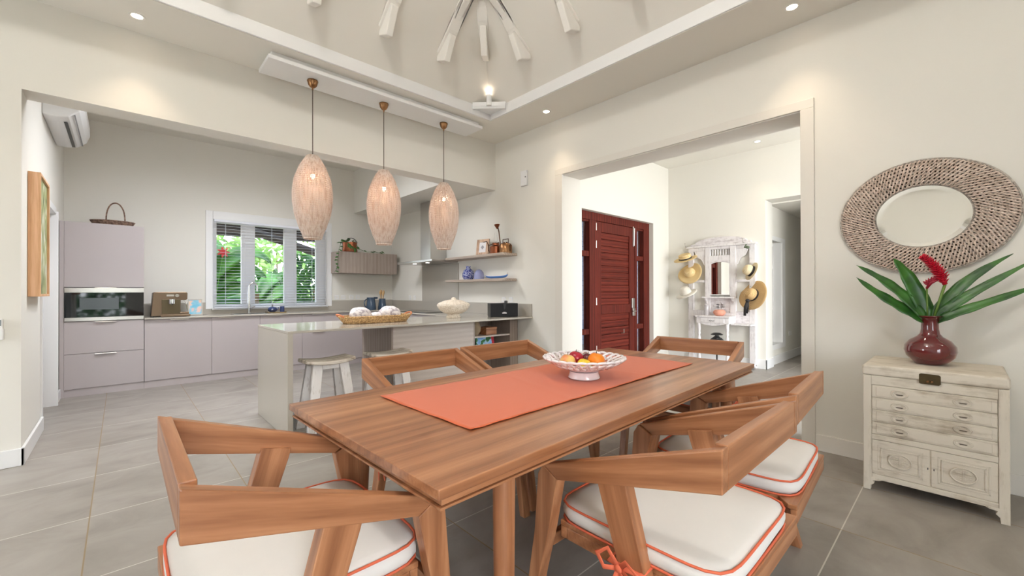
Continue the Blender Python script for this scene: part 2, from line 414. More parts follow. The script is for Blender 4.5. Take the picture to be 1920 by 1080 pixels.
# lower ceiling ring and the vault
VX0, VY0, VX1, VY1 = -2.8, -2.8, 3.385, 4.015
r = MB()
r.box(-3.4, AX, VY1, BY, ZC, ZC+.1).box(-3.4, AX, -3.4, VY0, ZC, ZC+.1).box(-3.4, VX0, VY0, VY1, ZC, ZC+.1).box(VX1, AX, VY0, VY1, ZC, ZC+.1)
struct('ceiling', r, M_ceil)
zt0, slope = 3.49, .84
cx, cy = (VX0+VX1)/2, (VY0+VY1)/2; hx = (VX1-VX0)/2; rz_ = zt0+slope*hx
vt = MB()
P0 = [(VX0, VY0, zt0), (VX1, VY0, zt0), (VX1, VY1, zt0), (VX0, VY1, zt0)]
R1, R2 = (cx, VY0+hx, rz_), (cx, VY1-hx, rz_)
vt.add(P0+[R1, R2], [(0, 1, 4), (1, 2, 5, 4), (2, 3, 5), (3, 0, 4, 5)])
vo = vt.build('ceiling_vault', M_ceil, thick=.02); vo['kind'] = 'structure'
# white fascia board round the vault, with a fine shadow gap under it
f = MB()
f.box(VX0-.02, 3.37, 4.0, 4.022, ZC+.004, 3.51).box(3.37, 3.392, VY0, 4.022, ZC+.004, 3.51)
f.box(VX0-.02, VX0, VY0, 4.0, ZC+.004, 3.51).box(VX0, 3.37, VY0-.02, VY0, ZC+.004, 3.51)
struct('trim_2', f, M_trimw, bev=.004)
# corner shelf board with the small uplighter
d = MB().prism([(3.09, 4.0), (3.07, 3.98), (3.35, 3.70), (3.37, 3.72), (3.37, 4.0)], 3.435, 3.45, 'z')
d.prism([(3.09, 4.0), (3.07, 3.98), (3.35, 3.70), (3.37, 3.72)], 3.42, 3.50, 'z')
struct('trim_3', d, M_trimw, bev=.003)
# curved roof braces, their pointed feet on the slopes
prof = [(.26, 3.66), (.40, 3.61), (.52, 3.83), (.49, 3.86), (.62, 3.98), (.82, 4.10), (1.1, 4.22), (1.5, 4.34), (1.9, 4.42), (1.9, 5.02), (.26, 3.705)]
prof2 = [(.30, 3.72), (.52, 3.875), (.66, 4.03), (.86, 4.15), (1.14, 4.27), (1.9, 4.46), (1.9, 5.02), (.30, 3.74)]
nb = 4
for k in range(7):
    x = 2.46-.64*k; mb = MB()
    mb.prism([(VY1-t, z) for t, z in prof], x-.035, x+.035, 'x')
    mb.prism([(VY1-t, z) for t, z in prof2], x-.06, x+.06, 'x')
    struct('trim_%d' % nb, mb, M_white, bev=.008); nb += 1
for k in range(7):
    y = 3.09-.64*k; mb = MB()
    mb.prism([(VX1-t, z) for t, z in prof], y-.035, y+.035, 'y')
    mb.prism([(VX1-t, z) for t, z in prof2], y-.06, y+.06, 'y')
    struct('trim_%d' % nb, mb, M_white, bev=.008); nb += 1
mb = MB()
s2 = sqrt(2)
mb.prism([((t+.16)*s2, z+.13) for t, z in prof], -.035, .035, 'y').prism([((t+.16)*s2, z+.13) for t, z in prof2], -.055, .055, 'y')
mb.move(loc=(VX1, VY1, 0), rot=(0, 0, radians(225)))
struct('trim_%d' % nb, mb, M_white, bev=.008); nb += 1

# ---- kitchen shell
KY, KZ, KX = 7.76, 3.49, -.53
w = MB().box(-.8, .98, KY, KY+.2, 0, 3.7).box(2.71, 4.3, KY, KY+.2, 0, 3.7).box(.98, 2.71, KY, KY+.2, 0, .985).box(.98, 2.71, KY, KY+.2, 2.39, 3.7)
struct('wall_kitchen_back', w, M_wall)
w = MB().box(-.8, KX, BY+.234, 5.68, 0, 3.7).box(-.8, KX, 6.74, KY, 0, 3.7).box(-.8, KX, 5.68, 6.74, 2.13, 3.7)
struct('wall_kitchen_left', w, M_wall)
struct('ceiling_kitchen', MB().box(-.8, AX, BY+.234, KY, KZ, KZ+.1), M_ceil)
struct('ceiling_bulkhead', MB().box(3.19, AX, BY+.234, KY, 2.703, KZ), M_wall)
# side doorway in the kitchen's left wall
dr = sempty('door_1', (KX, 6.2, 0))
MB().box(-.80, -.515, 5.63, 5.69, 0, 2.12).build('door_frame', M_trimw, dr, bev=.003)
MB().box(-.80, -.50, 6.73, 6.755, 0, 2.12).build('door_frame', M_trimw, dr, bev=.003)
MB().box(-.80, -.515, 5.69, 6.73, 2.09, 2.16).build('door_frame', M_trimw, dr, bev=.003)
MB().box(-.78, -.74, 5.69, 6.73, .01, 2.09).build('door_leaf', M_trimw, dr, bev=.003)
struct('baseboard_kitchen', MB().box(KX, -.512, 6.756, 7.16, 0, .11), M_trimw, bev=.003)
# ---- kitchen window
win = sempty('window_1', (1.85, KY, 1.0))
t = MB().box(.93, 1.02, KY-.02, KY+.001, .98, 2.47).box(2.667, 2.78, KY-.02, KY+.001, .98, 2.47).box(1.02, 2.667, KY-.02, KY+.001, 2.345, 2.47)
t.build('window_trim', M_trimw, win, bev=.006)
MB().box(1.0, 2.70, KY-.05, KY+.16, .965, .99).build('window_sill', M_trimw, win, bev=.004)
fr = MB()
y0, y1 = KY+.03, KY+.10
fr.box(.98, 1.072, y0, y1, .985, 2.39).box(1.398, 1.585, y0, y1, .985, 2.39).box(2.014, 2.206, y0, y1, .985, 2.39).box(2.525, 2.71, y0, y1, .985, 2.39)
for a, b in ((1.072, 1.398), (1.585, 2.014), (2.206, 2.525)):
    fr.box(a, b, y0, y1, .985, 1.05).box(a, b, y0, y1, 2.30, 2.39)
fr.box(1.446, 1.452, y0-.006, y0, .985, 2.35).box(2.163, 2.169, y0-.006, y0, .985, 2.35)
fr.build('window_frame', M_trimw, win, bev=.003)
def glass_mat():
    m, nt, b = newmat('clear_glass'); o = nt.nodes['Material Output']
    tr = N(nt, 'ShaderNodeBsdfTransparent'); gl = N(nt, 'ShaderNodeBsdfGlossy'); gl.inputs['Roughness'].default_value = .01
    lw = N(nt, 'ShaderNodeLayerWeight'); fz = N(nt, 'ShaderNodeMath', operation='POWER'); fz.inputs[1].default_value = 4; nt.links.new(lw.outputs['Facing'], fz.inputs[0]); ms = N(nt, 'ShaderNodeMixShader')
    nt.links.new(fz.outputs[0], ms.inputs[0]); nt.links.new(tr.outputs[0], ms.inputs[1]); nt.links.new(gl.outputs[0], ms.inputs[2]); nt.links.new(ms.outputs[0], o.inputs[0])
    return m
M_glass = glass_mat()
for a, b in ((1.072, 1.398), (1.585, 2.014), (2.206, 2.525)):
    MB().box(a, b, KY+.06, KY+.066, 1.05, 2.30).build('pane', M_glass, win)

# ---- entrance hall
HX, HY, HZ = 7.434, 3.713, 3.50
w = MB().box(4.303, 4.83, HY, HY+.2, 0, 3.7).box(6.87, 7.6, HY, HY+.2, 0, 3.7).box(4.83, 6.87, HY, HY+.2, 2.43, 3.7)
struct('wall_hall_door', w, M_wall)
w = MB().box(HX, 7.78, 2.112, HY+.1, 0, 3.7).box(HX, 7.78, -2.0, .9, 0, 3.7).box(HX, 7.78, .9, 2.112, 2.67, 3.7)
struct('wall_hall_far', w, M_wall)
struct('ceiling_hall', MB().box(4.303, HX, -2.0, HY, HZ, HZ+.1), M_ceil)
struct('baseboard_hall', MB().box(HX-.018, HX, 2.094, HY, 0, .147).box(HX-.018, 7.78, 2.094, 2.112, 0, .147), M_trimw, bev=.003)
struct('wall_hall_south', MB().box(4.3, 7.6, -2.1, -2.0, 3.0, 3.7), M_wall)
# corridor beyond
CY = 2.16
struct('wall_corridor_left', MB().box(7.78, 7.84, CY, CY+.2, 0, 2.8).box(7.84, 8.47, CY, CY+.2, 0, .33).box(7.84, 8.47, CY, CY+.2, 2.08, 2.8).box(8.47, 14, CY, CY+.2, 0, 2.8), M_wall)
struct('wall_corridor_end', MB().box(13.9, 14, .6, CY, 0, 2.8), M_wall)
struct('wall_corridor_right', MB().box(7.78, 14, .6, .7, 0, 2.8), M_wall)
struct('ceiling_corridor', MB().box(7.78, 14, .6, CY+.1, 2.65, 2.8), M_ceil)
struct('baseboard_corridor', MB().box(7.78, 14, CY-.016, CY, 0, .147), M_trimw)
# ---- outside ground
M_ground = plain('garden_soil', srgb(120, 110, 80), .9, var=.2, vs=3)
struct('floor_garden', MB().box(-30, 34, 8.1, 40, -.35, -.12), M_ground)
M_pave = plain('terrace_paving', srgb(205, 198, 186), .8, var=.06, vs=2)
struct('floor_terrace', MB().box(-30, 34, -30, -3.6, -.35, -.02).box(-30, -3.6, -3.6, 8.1, -.35, -.02), M_pave)

w2 = sempty('window_2', (8.15, CY, .33))
MB().box(7.785, 7.845, CY-.018, CY+.002, .25, 2.15).box(8.465, 8.635, CY-.018, CY+.002, .25, 2.15).box(7.84, 8.47, CY-.018, CY+.002, 2.075, 2.15).box(7.84, 8.47, CY-.018, CY+.002, .25, .335).box(8.455, 8.471, CY, CY+.2, .33, 2.08).box(7.84, 8.46, CY, CY+.2, .33, .335).build('window_trim', M_trimw, w2, bev=.002)
MB().box(7.84, 7.88, CY+.12, CY+.17, .33, 2.08).box(8.42, 8.456, CY+.12, CY+.17, .33, 2.08).box(7.88, 8.42, CY+.12, CY+.17, .9, .96).box(7.88, 8.42, CY+.12, CY+.17, 1.62, 1.68).box(7.88, 8.42, CY+.12, CY+.17, 2.02, 2.08).box(7.88, 8.42, CY+.12, CY+.17, .335, .39).build('window_frame', M_trimw, w2)
MB().box(7.88, 8.42, CY+.14, CY+.146, .39, 2.02).build('pane', plain('dark_pane', (.03, .035, .035, 1), .1), w2)

def stone_mat():
    m, nt, b = newmat('blue_grey_blocks'); tc = N(nt, 'ShaderNodeTexCoord'); mp = N(nt, 'ShaderNodeMapping'); mp.inputs['Rotation'].default_value = (pi/2, 0, 0)
    br = N(nt, 'ShaderNodeTexBrick'); br.inputs['Scale'].default_value = 2.2; br.inputs['Color1'].default_value = srgb(128, 136, 156); br.inputs['Color2'].default_value = srgb(150, 154, 168); br.inputs['Mortar'].default_value = srgb(96, 100, 112); br.inputs['Mortar Size'].default_value = .012
    nt.links.new(tc.outputs['Object'], mp.inputs[0]); nt.links.new(mp.outputs[0], br.inputs['Vector']); nt.links.new(br.outputs[0], b.inputs['Base Color']); b.inputs['Roughness'].default_value = .9; return m
struct('wall_porch', MB().box(4.303, 16, 6.0, 6.1, 0, 3.2), stone_mat())
struct('ceiling_porch_shade', MB().box(4.303, 16, 3.92, 6.1, 3.05, 3.15), M_wall)  # unseen roof added to keep the sun off the porch wall
# ================================================================ KITCHEN
CT = .905
FY = 7.16
def handle(parent, xc, z, w=.19, y=FY):
    MB().prism([(y+.004, z-.002), (y-.024, z-.002), (y-.026, z-.012), (y-.022, z-.012), (y-.021, z-.005), (y+.004, z-.005)], xc-w/2, xc+w/2, 'x').build('handle', M_steel, parent)
def front(parent, name, x0, x1, z0, z1, hz=None, hx=None, y=FY, m=None):
    g = .0018
    o = MB().box(x0+g, x1-g, y, y+.02, z0+g, z1-g).build(name, m or M_lac, parent, bev=.0012)
    if hz is not None: handle(o, (x0+x1)/2 if hx is None else hx, hz, y=y)
    return o
# tall oven unit
t = thing('oven_cabinet', 'tall grey-mauve kitchen cabinet housing the built-in oven, wicker basket on top', 'cabinet', (-.136, 7.4, 0))
MB().box(-.525, -.488, FY, 7.755, 0, 2.075).box(-.488, .216, FY+.02, 7.755, .09, 2.075).build('carcass', M_lac, t)
MB().box(-.525, .218, FY+.012, FY+.03, 0, .088).build('plinth', M_lac, t)
front(t, 'door', -.488, .218, 1.296, 2.077, 1.298)
front(t, 'drawer', -.488, .218, .505, .888, .888)
front(t, 'drawer', -.488, .218, .09, .503, .503)
ov = thing('oven', 'built-in black glass oven with steel strips set in the tall cabinet', 'oven', (-.136, 7.2, .89))
MB().box(-.484, .214, FY-.002, FY+.019, .892, 1.292).build('body', M_black, ov)
MB().box(-.484, .214, FY-.012, FY-.003, .938, 1.232).build('glass_door', M_dglass, ov, bev=.002)
MB().box(-.36, -.02, FY-.0135, FY-.012, 1.03, 1.17).build('inner_window', plain('oven_window', (.10, .11, .12, 1), .12), ov)
MB().box(-.484, .214, FY-.014, FY-.002, 1.233, 1.290).build('control_strip', M_steel, ov, bev=.002)
MB().box(-.484, .214, FY-.014, FY-.002, .894, .937).build('lower_strip', M_steel, ov, bev=.002)
# base units
def base_unit(x0, x1, fronts, label):
    u = thing('base_cabinet', label, 'cabinet', ((x0+x1)/2, 7.4, 0), group='grey-mauve base cabinets')
    MB().box(x0+.001, x1-.001, FY+.021, 7.74, .09, .884).build('carcass', M_lac, u)
    MB().box(x0, x1, FY+.012, FY+.02, 0, .088).build('plinth', M_lac, u)
    for nm, z0, z1, hx in fronts: front(u, nm, x0, x1, z0, z1, z1, hx)
base_unit(.22, .93, [('door', .09, .883, None)], 'grey-mauve base cabinet under the coffee machine, right of the tall oven cabinet')
base_unit(.93, 1.521, [('door', .09, .883, 1.10)], 'grey-mauve base cabinet to the left of the tap, below the window')
base_unit(1.521, 2.112, [('door', .09, .883, 1.72)], 'grey-mauve base cabinet to the right of the tap, below the blue teapot')
base_unit(2.112, 3.33, [('drawer', .60, .883, 2.35), ('drawer', .09, .598, 2.35)], 'wide base cabinet with two drawers seen behind the bar stools')
u = thing('base_cabinet', 'base cabinet run below the hob, mostly behind the breakfast bar', 'cabinet', (3.66, 6.0, 0), group='grey-mauve base cabinets')
MB().box(3.36, 3.96, 4.9, 7.16, .09, .884).build('carcass', M_lac, u); MB().box(3.38, 3.4, 4.9, 7.16, 0, .088).build('plinth', M_lac, u)
# worktops
c = MB().box(.22, 3.96, 7.125, 7.757, .886, CT).box(3.33, 3.96, 4.89, 7.125, .886, CT)
k = tag(c.build('kitchen_worktop', M_quartz, bev=.003), 'grey stone worktop running under the window and along the hob wall', 'worktop')
c = MB().box(.22, .985, 7.744, 7.758, CT+.001, 1.08).box(.985, 2.72, 7.744, 7.758, CT+.001, .962).box(2.72, 3.96, 7.744, 7.758, CT+.001, 1.08).box(3.949, 3.961, 5.5, 6.6, CT+.001, 1.69).box(3.949, 3.961, 6.6, 7.74, CT+.001, 1.07).box(3.949, 3.961, 3.86, 5.5, CT+.001, 1.07)
tag(c.build('splashback', plain('satin_quartz', srgb(172, 166, 156), .3, var=.02, vs=90)), 'low grey stone splashback with a tall panel behind the hob', 'splashback')
# peninsula breakfast bar
t = thing('breakfast_bar', 'pale stone breakfast bar with a waterfall end, jutting out from the wall', 'counter', (2.5, 4.4, 0))
MB().box(1.02, 3.958, 3.85, 4.888, .884, CT).build('countertop', M_quartz, t, bev=.003)
MB().box(1.02, 1.064, 3.85, 4.888, 0, .8835).build('end_panel', M_quartz, t, bev=.003)
t = thing('bar_cabinet', 'oak laminate cabinet with open shelves under the breakfast bar', 'cabinet', (3.0, 4.5, 0))
MB().box(2.10, 2.12, 4.132, 4.87, .0, .883).build('side_panel', M_gz, t)
MB().box(2.12, 3.195, 4.13, 4.148, .0, .883).build('front_panel', M_gx, t)
MB().box(3.195, 3.215, 4.13, 4.55, 0, .883).box(3.828, 3.955, 4.13, 4.148, 0, .883).box(3.81, 3.828, 4.13, 4.55, 0, .883).box(3.215, 3.81, 4.53, 4.55, 0, .883).box(3.215, 3.81, 4.14, 4.53, 0, .08).build('carcass', M_gz, t)
for z in (.655, .41): MB().box(3.2155, 3.8095, 4.135, 4.529, z, z+.018).build('shelf', M_gx, t)
# wall cabinet
t = thing('wall_cabinet', 'small oak laminate wall cabinet right of the window, copper plant pot on top', 'cabinet', (3.3, 7.57, 1.567))
MB().box(2.765, 3.87, 7.40, 7.757, 1.567, 1.945).build('carcass', M_gz, t, bev=.002)
MB().box(2.77, 3.87, 7.38, 7.399, 1.567, 1.945).build('door', M_gz, t, bev=.002)
# range hood
t = thing('range_hood', 'stainless steel chimney range hood over the hob', 'range hood', (3.7, 6.05, 1.69))
MB().box(3.65, 3.955, 5.84, 6.15, 1.735, 2.70).build('chimney', M_steel, t, bev=.002)
MB().box(3.46, 3.947, 5.5, 6.6, 1.70, 1.735).build('canopy', M_steel, t, bev=.003)
M_lamp = plain('lamp_glow', (1, .95, .85, 1), emit=(1, .9, .75, 1), es=9)
for y in (5.85, 6.25): MB().cyl(.03, 1.6975, 1.6995, (3.60, y, 0), 16).build('lamp', M_lamp, t)
# hob
t = thing('hob', 'black ceramic hob set into the worktop below the range hood', 'hob', (3.66, 6.05, CT))
MB().box(3.42, 3.90, 5.6, 6.5, CT+.0005, CT+.007).build('glass_plate', M_dglass, t, bev=.002)
M_ring = plain('hob_ring', (.12, .12, .12, 1), .3)
for x, y, r in ((3.55, 5.82, .09), (3.55, 6.28, .075), (3.78, 5.82, .075), (3.78, 6.28, .09)):
    MB().lathe([(r-.004, CT+.0072), (r, CT+.0072), (r, CT+.0076), (r-.004, CT+.0076), (r-.004, CT+.0072)], 28, (x, y, 0)).build('cooking_ring', M_ring, t)
# wall shelves
def wshelf(z, lab):
    tag(MB().box(3.70, 3.948 if z < 1.5 else 3.962, 4.145, 5.495, z, z+.035).build('wall_shelf', M_gzl, bev=.002), lab, 'shelf', 'oak wall shelves right of the hood')
wshelf(1.722, 'upper oak wall shelf holding the picture frame and copper cans')
wshelf(1.378, 'lower oak wall shelf holding the blue vase and toy boat')
# sink and tap
t = thing('kitchen_sink', 'steel undermount sink below the window', 'sink', (1.46, 7.4, CT))
MB().prism([(1.22, 7.26), (1.72, 7.26), (1.72, 7.58), (1.22, 7.58)], CT+.0006, CT+.003, 'z').build('rim', M_steel, t, bev=.001)
MB().box(1.25, 1.69, 7.29, 7.55, CT+.0031, CT+.0036).build('basin', plain('sink_bowl', (.12, .12, .12, 1), .3, 1), t)
t = thing('tap', 'tall chrome gooseneck tap in front of the window', 'tap', (1.47, 7.62, CT))
MB().cyl(.028, CT+.004, CT+.03, (1.47, 7.62, 0)).cyl(.019, CT+.03, CT+.34, (1.47, 7.62, 0), r2=.015).build('body', M_chrome, t, smooth=True)
pth = [(1.47, 7.62, CT+.33)] + [(1.47+.055-.055*cos(a), 7.62-.0*a, CT+.40+.075*sin(a)) for a in [pi*i/12 for i in range(13)]] + [(1.58, 7.62, CT+.34)]
MB().tube(pth, .012, 12).build('spout', M_chrome, t, smooth=True)
MB().tube([(1.47, 7.60, CT+.08), (1.50, 7.56, CT+.085), (1.535, 7.55, CT+.11)], .007, 8).build('lever', M_chrome, t, smooth=True)
# ---- venetian blind
bl = thing('venetian_blind', 'open white venetian blind hanging in front of the kitchen window', 'blind', (1.84, 7.68, 1.0))
MB().box(1.025, 2.662, 7.655, 7.705, 2.30, 2.335).build('head_rail', M_blind, bl, bev=.002)
mb = MB(); n = 29
for i in range(n):
    z = 1.03+i*(2.29-1.03)/(n-1)
    mb.obox((1.843, 7.68, z), (1.63, .044, .0024), (radians(4), 0, 0))
mb.build('slats', M_blind, bl)
MB().box(1.027, 2.66, 7.66, 7.70, .992, 1.004).build('bottom_rail', M_blind, bl, bev=.002)
mb = MB()
for x in (1.17, 1.80, 2.42):
    for y in (7.656, 7.704): mb.box(x-.0012, x+.0012, y-.001, y+.001, 1.0, 2.30)
mb.build('ladder_cord', M_blind, bl)
# ---- air conditioner
t = thing('air_conditioner', 'white air conditioner high on the kitchen left wall', 'air conditioner', (-.40, 6.29, 2.86))
pr = [(-.529, 2.872), (-.44, 2.868), (-.36, 2.885), (-.29, 2.95), (-.262, 3.03), (-.262, 3.12), (-.29, 3.165), (-.529, 3.17)]
MB().prism(pr, 5.71, 6.87, 'y').build('housing', M_trimw, t, bev=.012, bseg=3)
MB().prism([(-.40, 2.872), (-.375, 2.874), (-.375, 2.8765), (-.40, 2.8765)], 5.86, 6.80, 'y').move((0, 0, -.006)).build('air_outlet', M_black, t)
MB().prism([(-.325, 2.91), (-.318, 2.917), (-.32, 2.922), (-.327, 2.915)], 5.72, 6.86, 'y').move((.002, 0, -.004)).build('flap_line', plain('grey_gap', (.2, .2, .2, 1)), t)
# ---- painting in deep wooden frame, left wall
t = thing('framed_painting', 'green painting in a deep pale wooden frame on the kitchen left wall', 'painting', (-.5, 5.2, 1.2))
M_pale = wood('pale_pine', srgb(190, 140, 98), srgb(222, 178, 138), srgb(238, 200, 164), 'z', rough=.6, coat=0)
MB().box(-.529, -.46, 4.93, 4.95, 1.205, 2.18).box(-.529, -.46, 5.47, 5.49, 1.205, 2.18).box(-.529, -.46, 4.95, 5.47, 1.205, 1.225).box(-.529, -.46, 4.95, 5.47, 2.16, 2.18).build('frame', M_pale, t, bev=.002)
m, nt, b = newmat('green_abstract')
tc = N(nt, 'ShaderNodeTexCoord'); mp = N(nt, 'ShaderNodeMapping'); mp.inputs['Scale'].default_value = (1, 5, 1.6); nt.links.new(tc.outputs['Object'], mp.inputs[0])
n = N(nt, 'ShaderNodeTexNoise'); n.inputs['Scale'].default_value = 1.6; n.inputs['Distortion'].default_value = 2.5; nt.links.new(mp.outputs[0], n.inputs['Vector'])
rp = ramp(nt, [(.32, srgb(70, 84, 52)), (.45, srgb(140, 150, 96)), (.55, srgb(176, 178, 128)), (.68, srgb(216, 220, 214))]); nt.links.new(n.outputs['Fac'], rp.inputs[0]); nt.links.new(rp.outputs[0], b.inputs['Base Color'])
MB().box(-.50, -.475, 4.951, 5.469, 1.226, 2.159).build('canvas', m, t)
# ---- wicker basket on the tall cabinet
def weave_mat(name, c1, c2, sc=60):
    m, nt, b = newmat(name)
    tc = N(nt, 'ShaderNodeTexCoord'); v = N(nt, 'ShaderNodeTexNoise'); v.inputs['Scale'].default_value = sc; nt.links.new(tc.outputs['Object'], v.inputs['Vector'])
    r = ramp(nt, [(.35, c1), (.65, c2)]); nt.links.new(v.outputs['Fac'], r.inputs[0]); nt.links.new(r.outputs[0], b.inputs['Base Color']); b.inputs['Roughness'].default_value = .8
    return m
M_wick = weave_mat('brown_wicker', srgb(96, 72, 60), srgb(160, 130, 112), 45)
M_rush = weave_mat('golden_rush', srgb(150, 112, 66), srgb(222, 186, 132), 70)
def woven_wall(mb, fn, rows, seg, r, amp=.004, z0=0, z1=1):
    for k in range(rows):
        v = k/(rows-1)
        pts = []
        for i in range(seg):
            a = 2*pi*i/seg
            p, nrm = fn(a, v); s = amp*(1 if (i+k) % 2 else -1)
            pts.append(Vector(p)+Vector(nrm)*s)
        mb.tube(pts, r, 5, closed=True)
t = thing('wicker_basket', 'brown wicker tray basket with a hoop handle on the tall cabinet', 'basket', (-.075, 7.4, 2.077))
mb = MB()
fb = lambda a, v: ((-.075+(.175+.03*v)*cos(a), 7.4+(.12+.02*v)*sin(a), 2.083+.055*v), (cos(a), sin(a), 0))
woven_wall(mb, fb, 6, 44, .0062)
mb.lathe([(0, 2.079), (1, 2.079), (1, 2.084), (0, 2.084)], 40, (-.075, 7.4, 0), .17, .115)
mb.build('bowl', M_wick, t, smooth='full')
mb = MB()
for s in (-.006, .006):
    mb.tube([(-.05+.088*cos(a), 7.4+s, 2.13+.25*(max(0, sin(a)))**.75) for a in [pi*i/20 for i in range(21)]], .0075, 7)
mb.build('handle', M_wick, t, smooth='full')
# ---- coffee machine
M_bronze = plain('bronze_metal', srgb(122, 104, 86), .3, .9)
t = thing('coffee_machine', 'bronze espresso machine on the worktop beside the oven cabinet', 'coffee machine', (.48, 7.42, CT))
MB().prism([(.288, CT+.012), (.31, CT+.322), (.33, CT+.334), (.66, CT+.334), (.675, CT+.32), (.672, CT+.235), (.655, CT+.225), (.60, CT+.225), (.60, CT+.06), (.69, CT+.06), (.69, CT+.012)], 7.30, 7.58, 'y').build('body', M_bronze, t, bev=.006)
MB().prism([(.40, CT+.04), (.595, CT+.04), (.595, CT+.235), (.40, CT+.235)], 7.292, 7.301, 'y').build('front_plate', plain('bronze_dark', srgb(96, 86, 66), .35, .8), t, bev=.002)
MB().box(.39, .70, 7.23, 7.31, CT+.004, CT+.03).build('drip_tray', M_bronze, t, bev=.003)
MB().cyl(.035, CT+.175, CT+.235, (.50, 7.26, 0)).build('group_head', M_chrome, t, smooth=True)
MB().tube([(.50, 7.25, CT+.18), (.50, 7.16, CT+.17)], .010, 8).build('portafilter', M_black, t, smooth=True)
MB().tube([(.63, 7.27, CT+.22), (.655, 7.25, CT+.18), (.665, 7.24, CT+.09)], .005, 8).cyl(.014, 0, .02, (.655, 7.25, CT+.17)).build('steam_wand', M_chrome, t, smooth=True)
MB().cyl(.022, -.006, .012, (.56, 7.296, CT+.285), rot=(pi/2, 0, 0)).build('gauge', M_chrome, t, smooth=True)
MB().box(.45, .53, 7.294, 7.30, CT+.275, CT+.30).build('button_panel', M_steel, t)
for q in ((.31, 7.32), (.31, 7.56), (.66, 7.32), (.66, 7.56)): MB().cyl(.014, CT+.0005, CT+.013, (q[0], q[1], 0), 10).build('foot', M_black, t)
# ---- small picture frame
t = thing('picture_frame', 'small framed blue and pink picture leaning beside the coffee machine', 'picture', (.78, 7.48, CT))
fr = MB().box(-.082, .082, -.008, .008, 0, .012).box(-.082, .082, -.008, .008, .218, .23).box(-.082, -.07, -.008, .008, .012, .218).box(.07, .082, -.008, .008, .012, .218)
L = (.78, 7.47, CT+.003); fr.move(L, (radians(-10), 0, 0)); fr.build('frame', M_steel, t)
m, nt, b = newmat('pastel_picture')
tc = N(nt, 'ShaderNodeTexCoord'); g = N(nt, 'ShaderNodeTexNoise'); g.inputs['Scale'].default_value = 11; nt.links.new(tc.outputs['Object'], g.inputs['Vector'])
rp = ramp(nt, [(.38, srgb(112, 186, 214)), (.50, srgb(160, 200, 214)), (.54, srgb(230, 190, 190)), (.62, srgb(226, 200, 160))]); nt.links.new(g.outputs['Fac'], rp.inputs[0]); nt.links.new(rp.outputs[0], b.inputs['Base Color'])
MB().box(-.07, .07, -.002, .004, .012, .218).move(L, (radians(-10), 0, 0)).build('picture', m, t)
# ---- tray with teapot and canister
M_navy = plain('navy_glaze', srgb(52, 66, 108), .2, coat=.4); M_blueg = plain('grey_blue_glaze', srgb(62, 82, 104), .22, coat=.3)
tag(MB().box(1.66, 1.93, 7.33, 7.49, CT+.001, CT+.014).box(1.66, 1.67, 7.33, 7.49, CT+.014, CT+.024).box(1.92, 1.93, 7.33, 7.49, CT+.014, CT+.024).build('tray', wood('olive_wood', srgb(90, 78, 50), srgb(130, 112, 76), srgb(150, 130, 92), 'x'), bev=.002), 'small wooden tray on the worktop below the window', 'tray')
t = thing('teapot', 'round navy blue teapot on the small tray under the window', 'teapot', (1.745, 7.41, CT+.0145))
z = CT+.0145
MB().lathe([(0, z), (.035, z), (.06, z+.02), (.068, z+.045), (.055, z+.072), (.025, z+.085), (0, z+.087)], 28, (1.745, 7.41, 0)).build('body', M_navy, t, smooth=True)
MB().cyl(.010, z+.086, z+.118, (1.745, 7.41, 0), 12, .014).build('knob', M_chrome, t, smooth=True)
MB().tube([(1.805, 7.41, z+.03), (1.83, 7.41, z+.055), (1.835, 7.41, z+.072)], [.012, .009, .007], 8).build('spout', M_navy, t, smooth=True)
tag(MB().lathe([(0, z), (.032, z), (.032, z+.088), (.028, z+.088), (.028, z+.01), (0, z+.01)], 24, (1.885, 7.41, 0)).build('cup', M_navy, smooth=True), 'navy blue cup beside the round teapot on the tray', 'cup')
# ---- jug and utensil crock in the corner
t = thing('jug', 'grey-blue enamel jug in the worktop corner', 'jug', (3.36, 7.40, CT))
z = CT+.001
MB().lathe([(0, z), (.085, z), (.088, z+.01), (.078, z+.12), (.07, z+.19), (.078, z+.225), (.074, z+.225), (.066, z+.19), (.07, z+.02), (0, z+.02)], 32, (3.36, 7.40, 0)).build('body', M_blueg, t, smooth=True)
MB().prism([(3.42, 7.37), (3.49, 7.40), (3.42, 7.43)], z+.195, z+.232, 'z').build('spout', M_blueg, t, bev=.006)
MB().tube([(3.36-.075-.055*sin(a), 7.40, z+.12+.075*cos(a)) for a in [pi*i/12 for i in range(13)]], .009, 8).build('handle', M_blueg, t, smooth=True)
t = thing('utensil_crock', 'dark blue crock of wooden spoons beside the grey-blue jug', 'utensil holder', (3.60, 7.45, CT))
MB().lathe([(0, z), (.078, z), (.078, z+.02), (.058, z+.2), (.054, z+.2), (.07, z+.02), (0, z+.02)], 28, (3.60, 7.45, 0)).build('pot', M_blueg, t, smooth=True)
M_spoon = wood('spoon_wood', srgb(176, 136, 88), srgb(206, 168, 120), srgb(224, 190, 146), 'z', coat=0)
for dx, dy, h, sl in ((-.035, 0, .35, 'leftmost'), (-.01, .02, .37, 'tallest, rear'), (.02, -.015, .36, 'front right'), (.035, .02, .34, 'rightmost'), (0, -.03, .33, 'shortest, front')):
    tag(MB().tube([(3.60+dx*.4, 7.45+dy*.4, z+.025), (3.60+dx, 7.45+dy, z+h-.07)], .007, 7).ball((3.60+dx*1.05, 7.45+dy*1.05, z+h-.04), .028, 12, 8, (.8, .35, 1.45)).build('wooden_spoon', M_spoon, smooth=True),
        sl+' pale wooden spoon in the dark blue crock', 'spoon', 'wooden spoons in the crock')
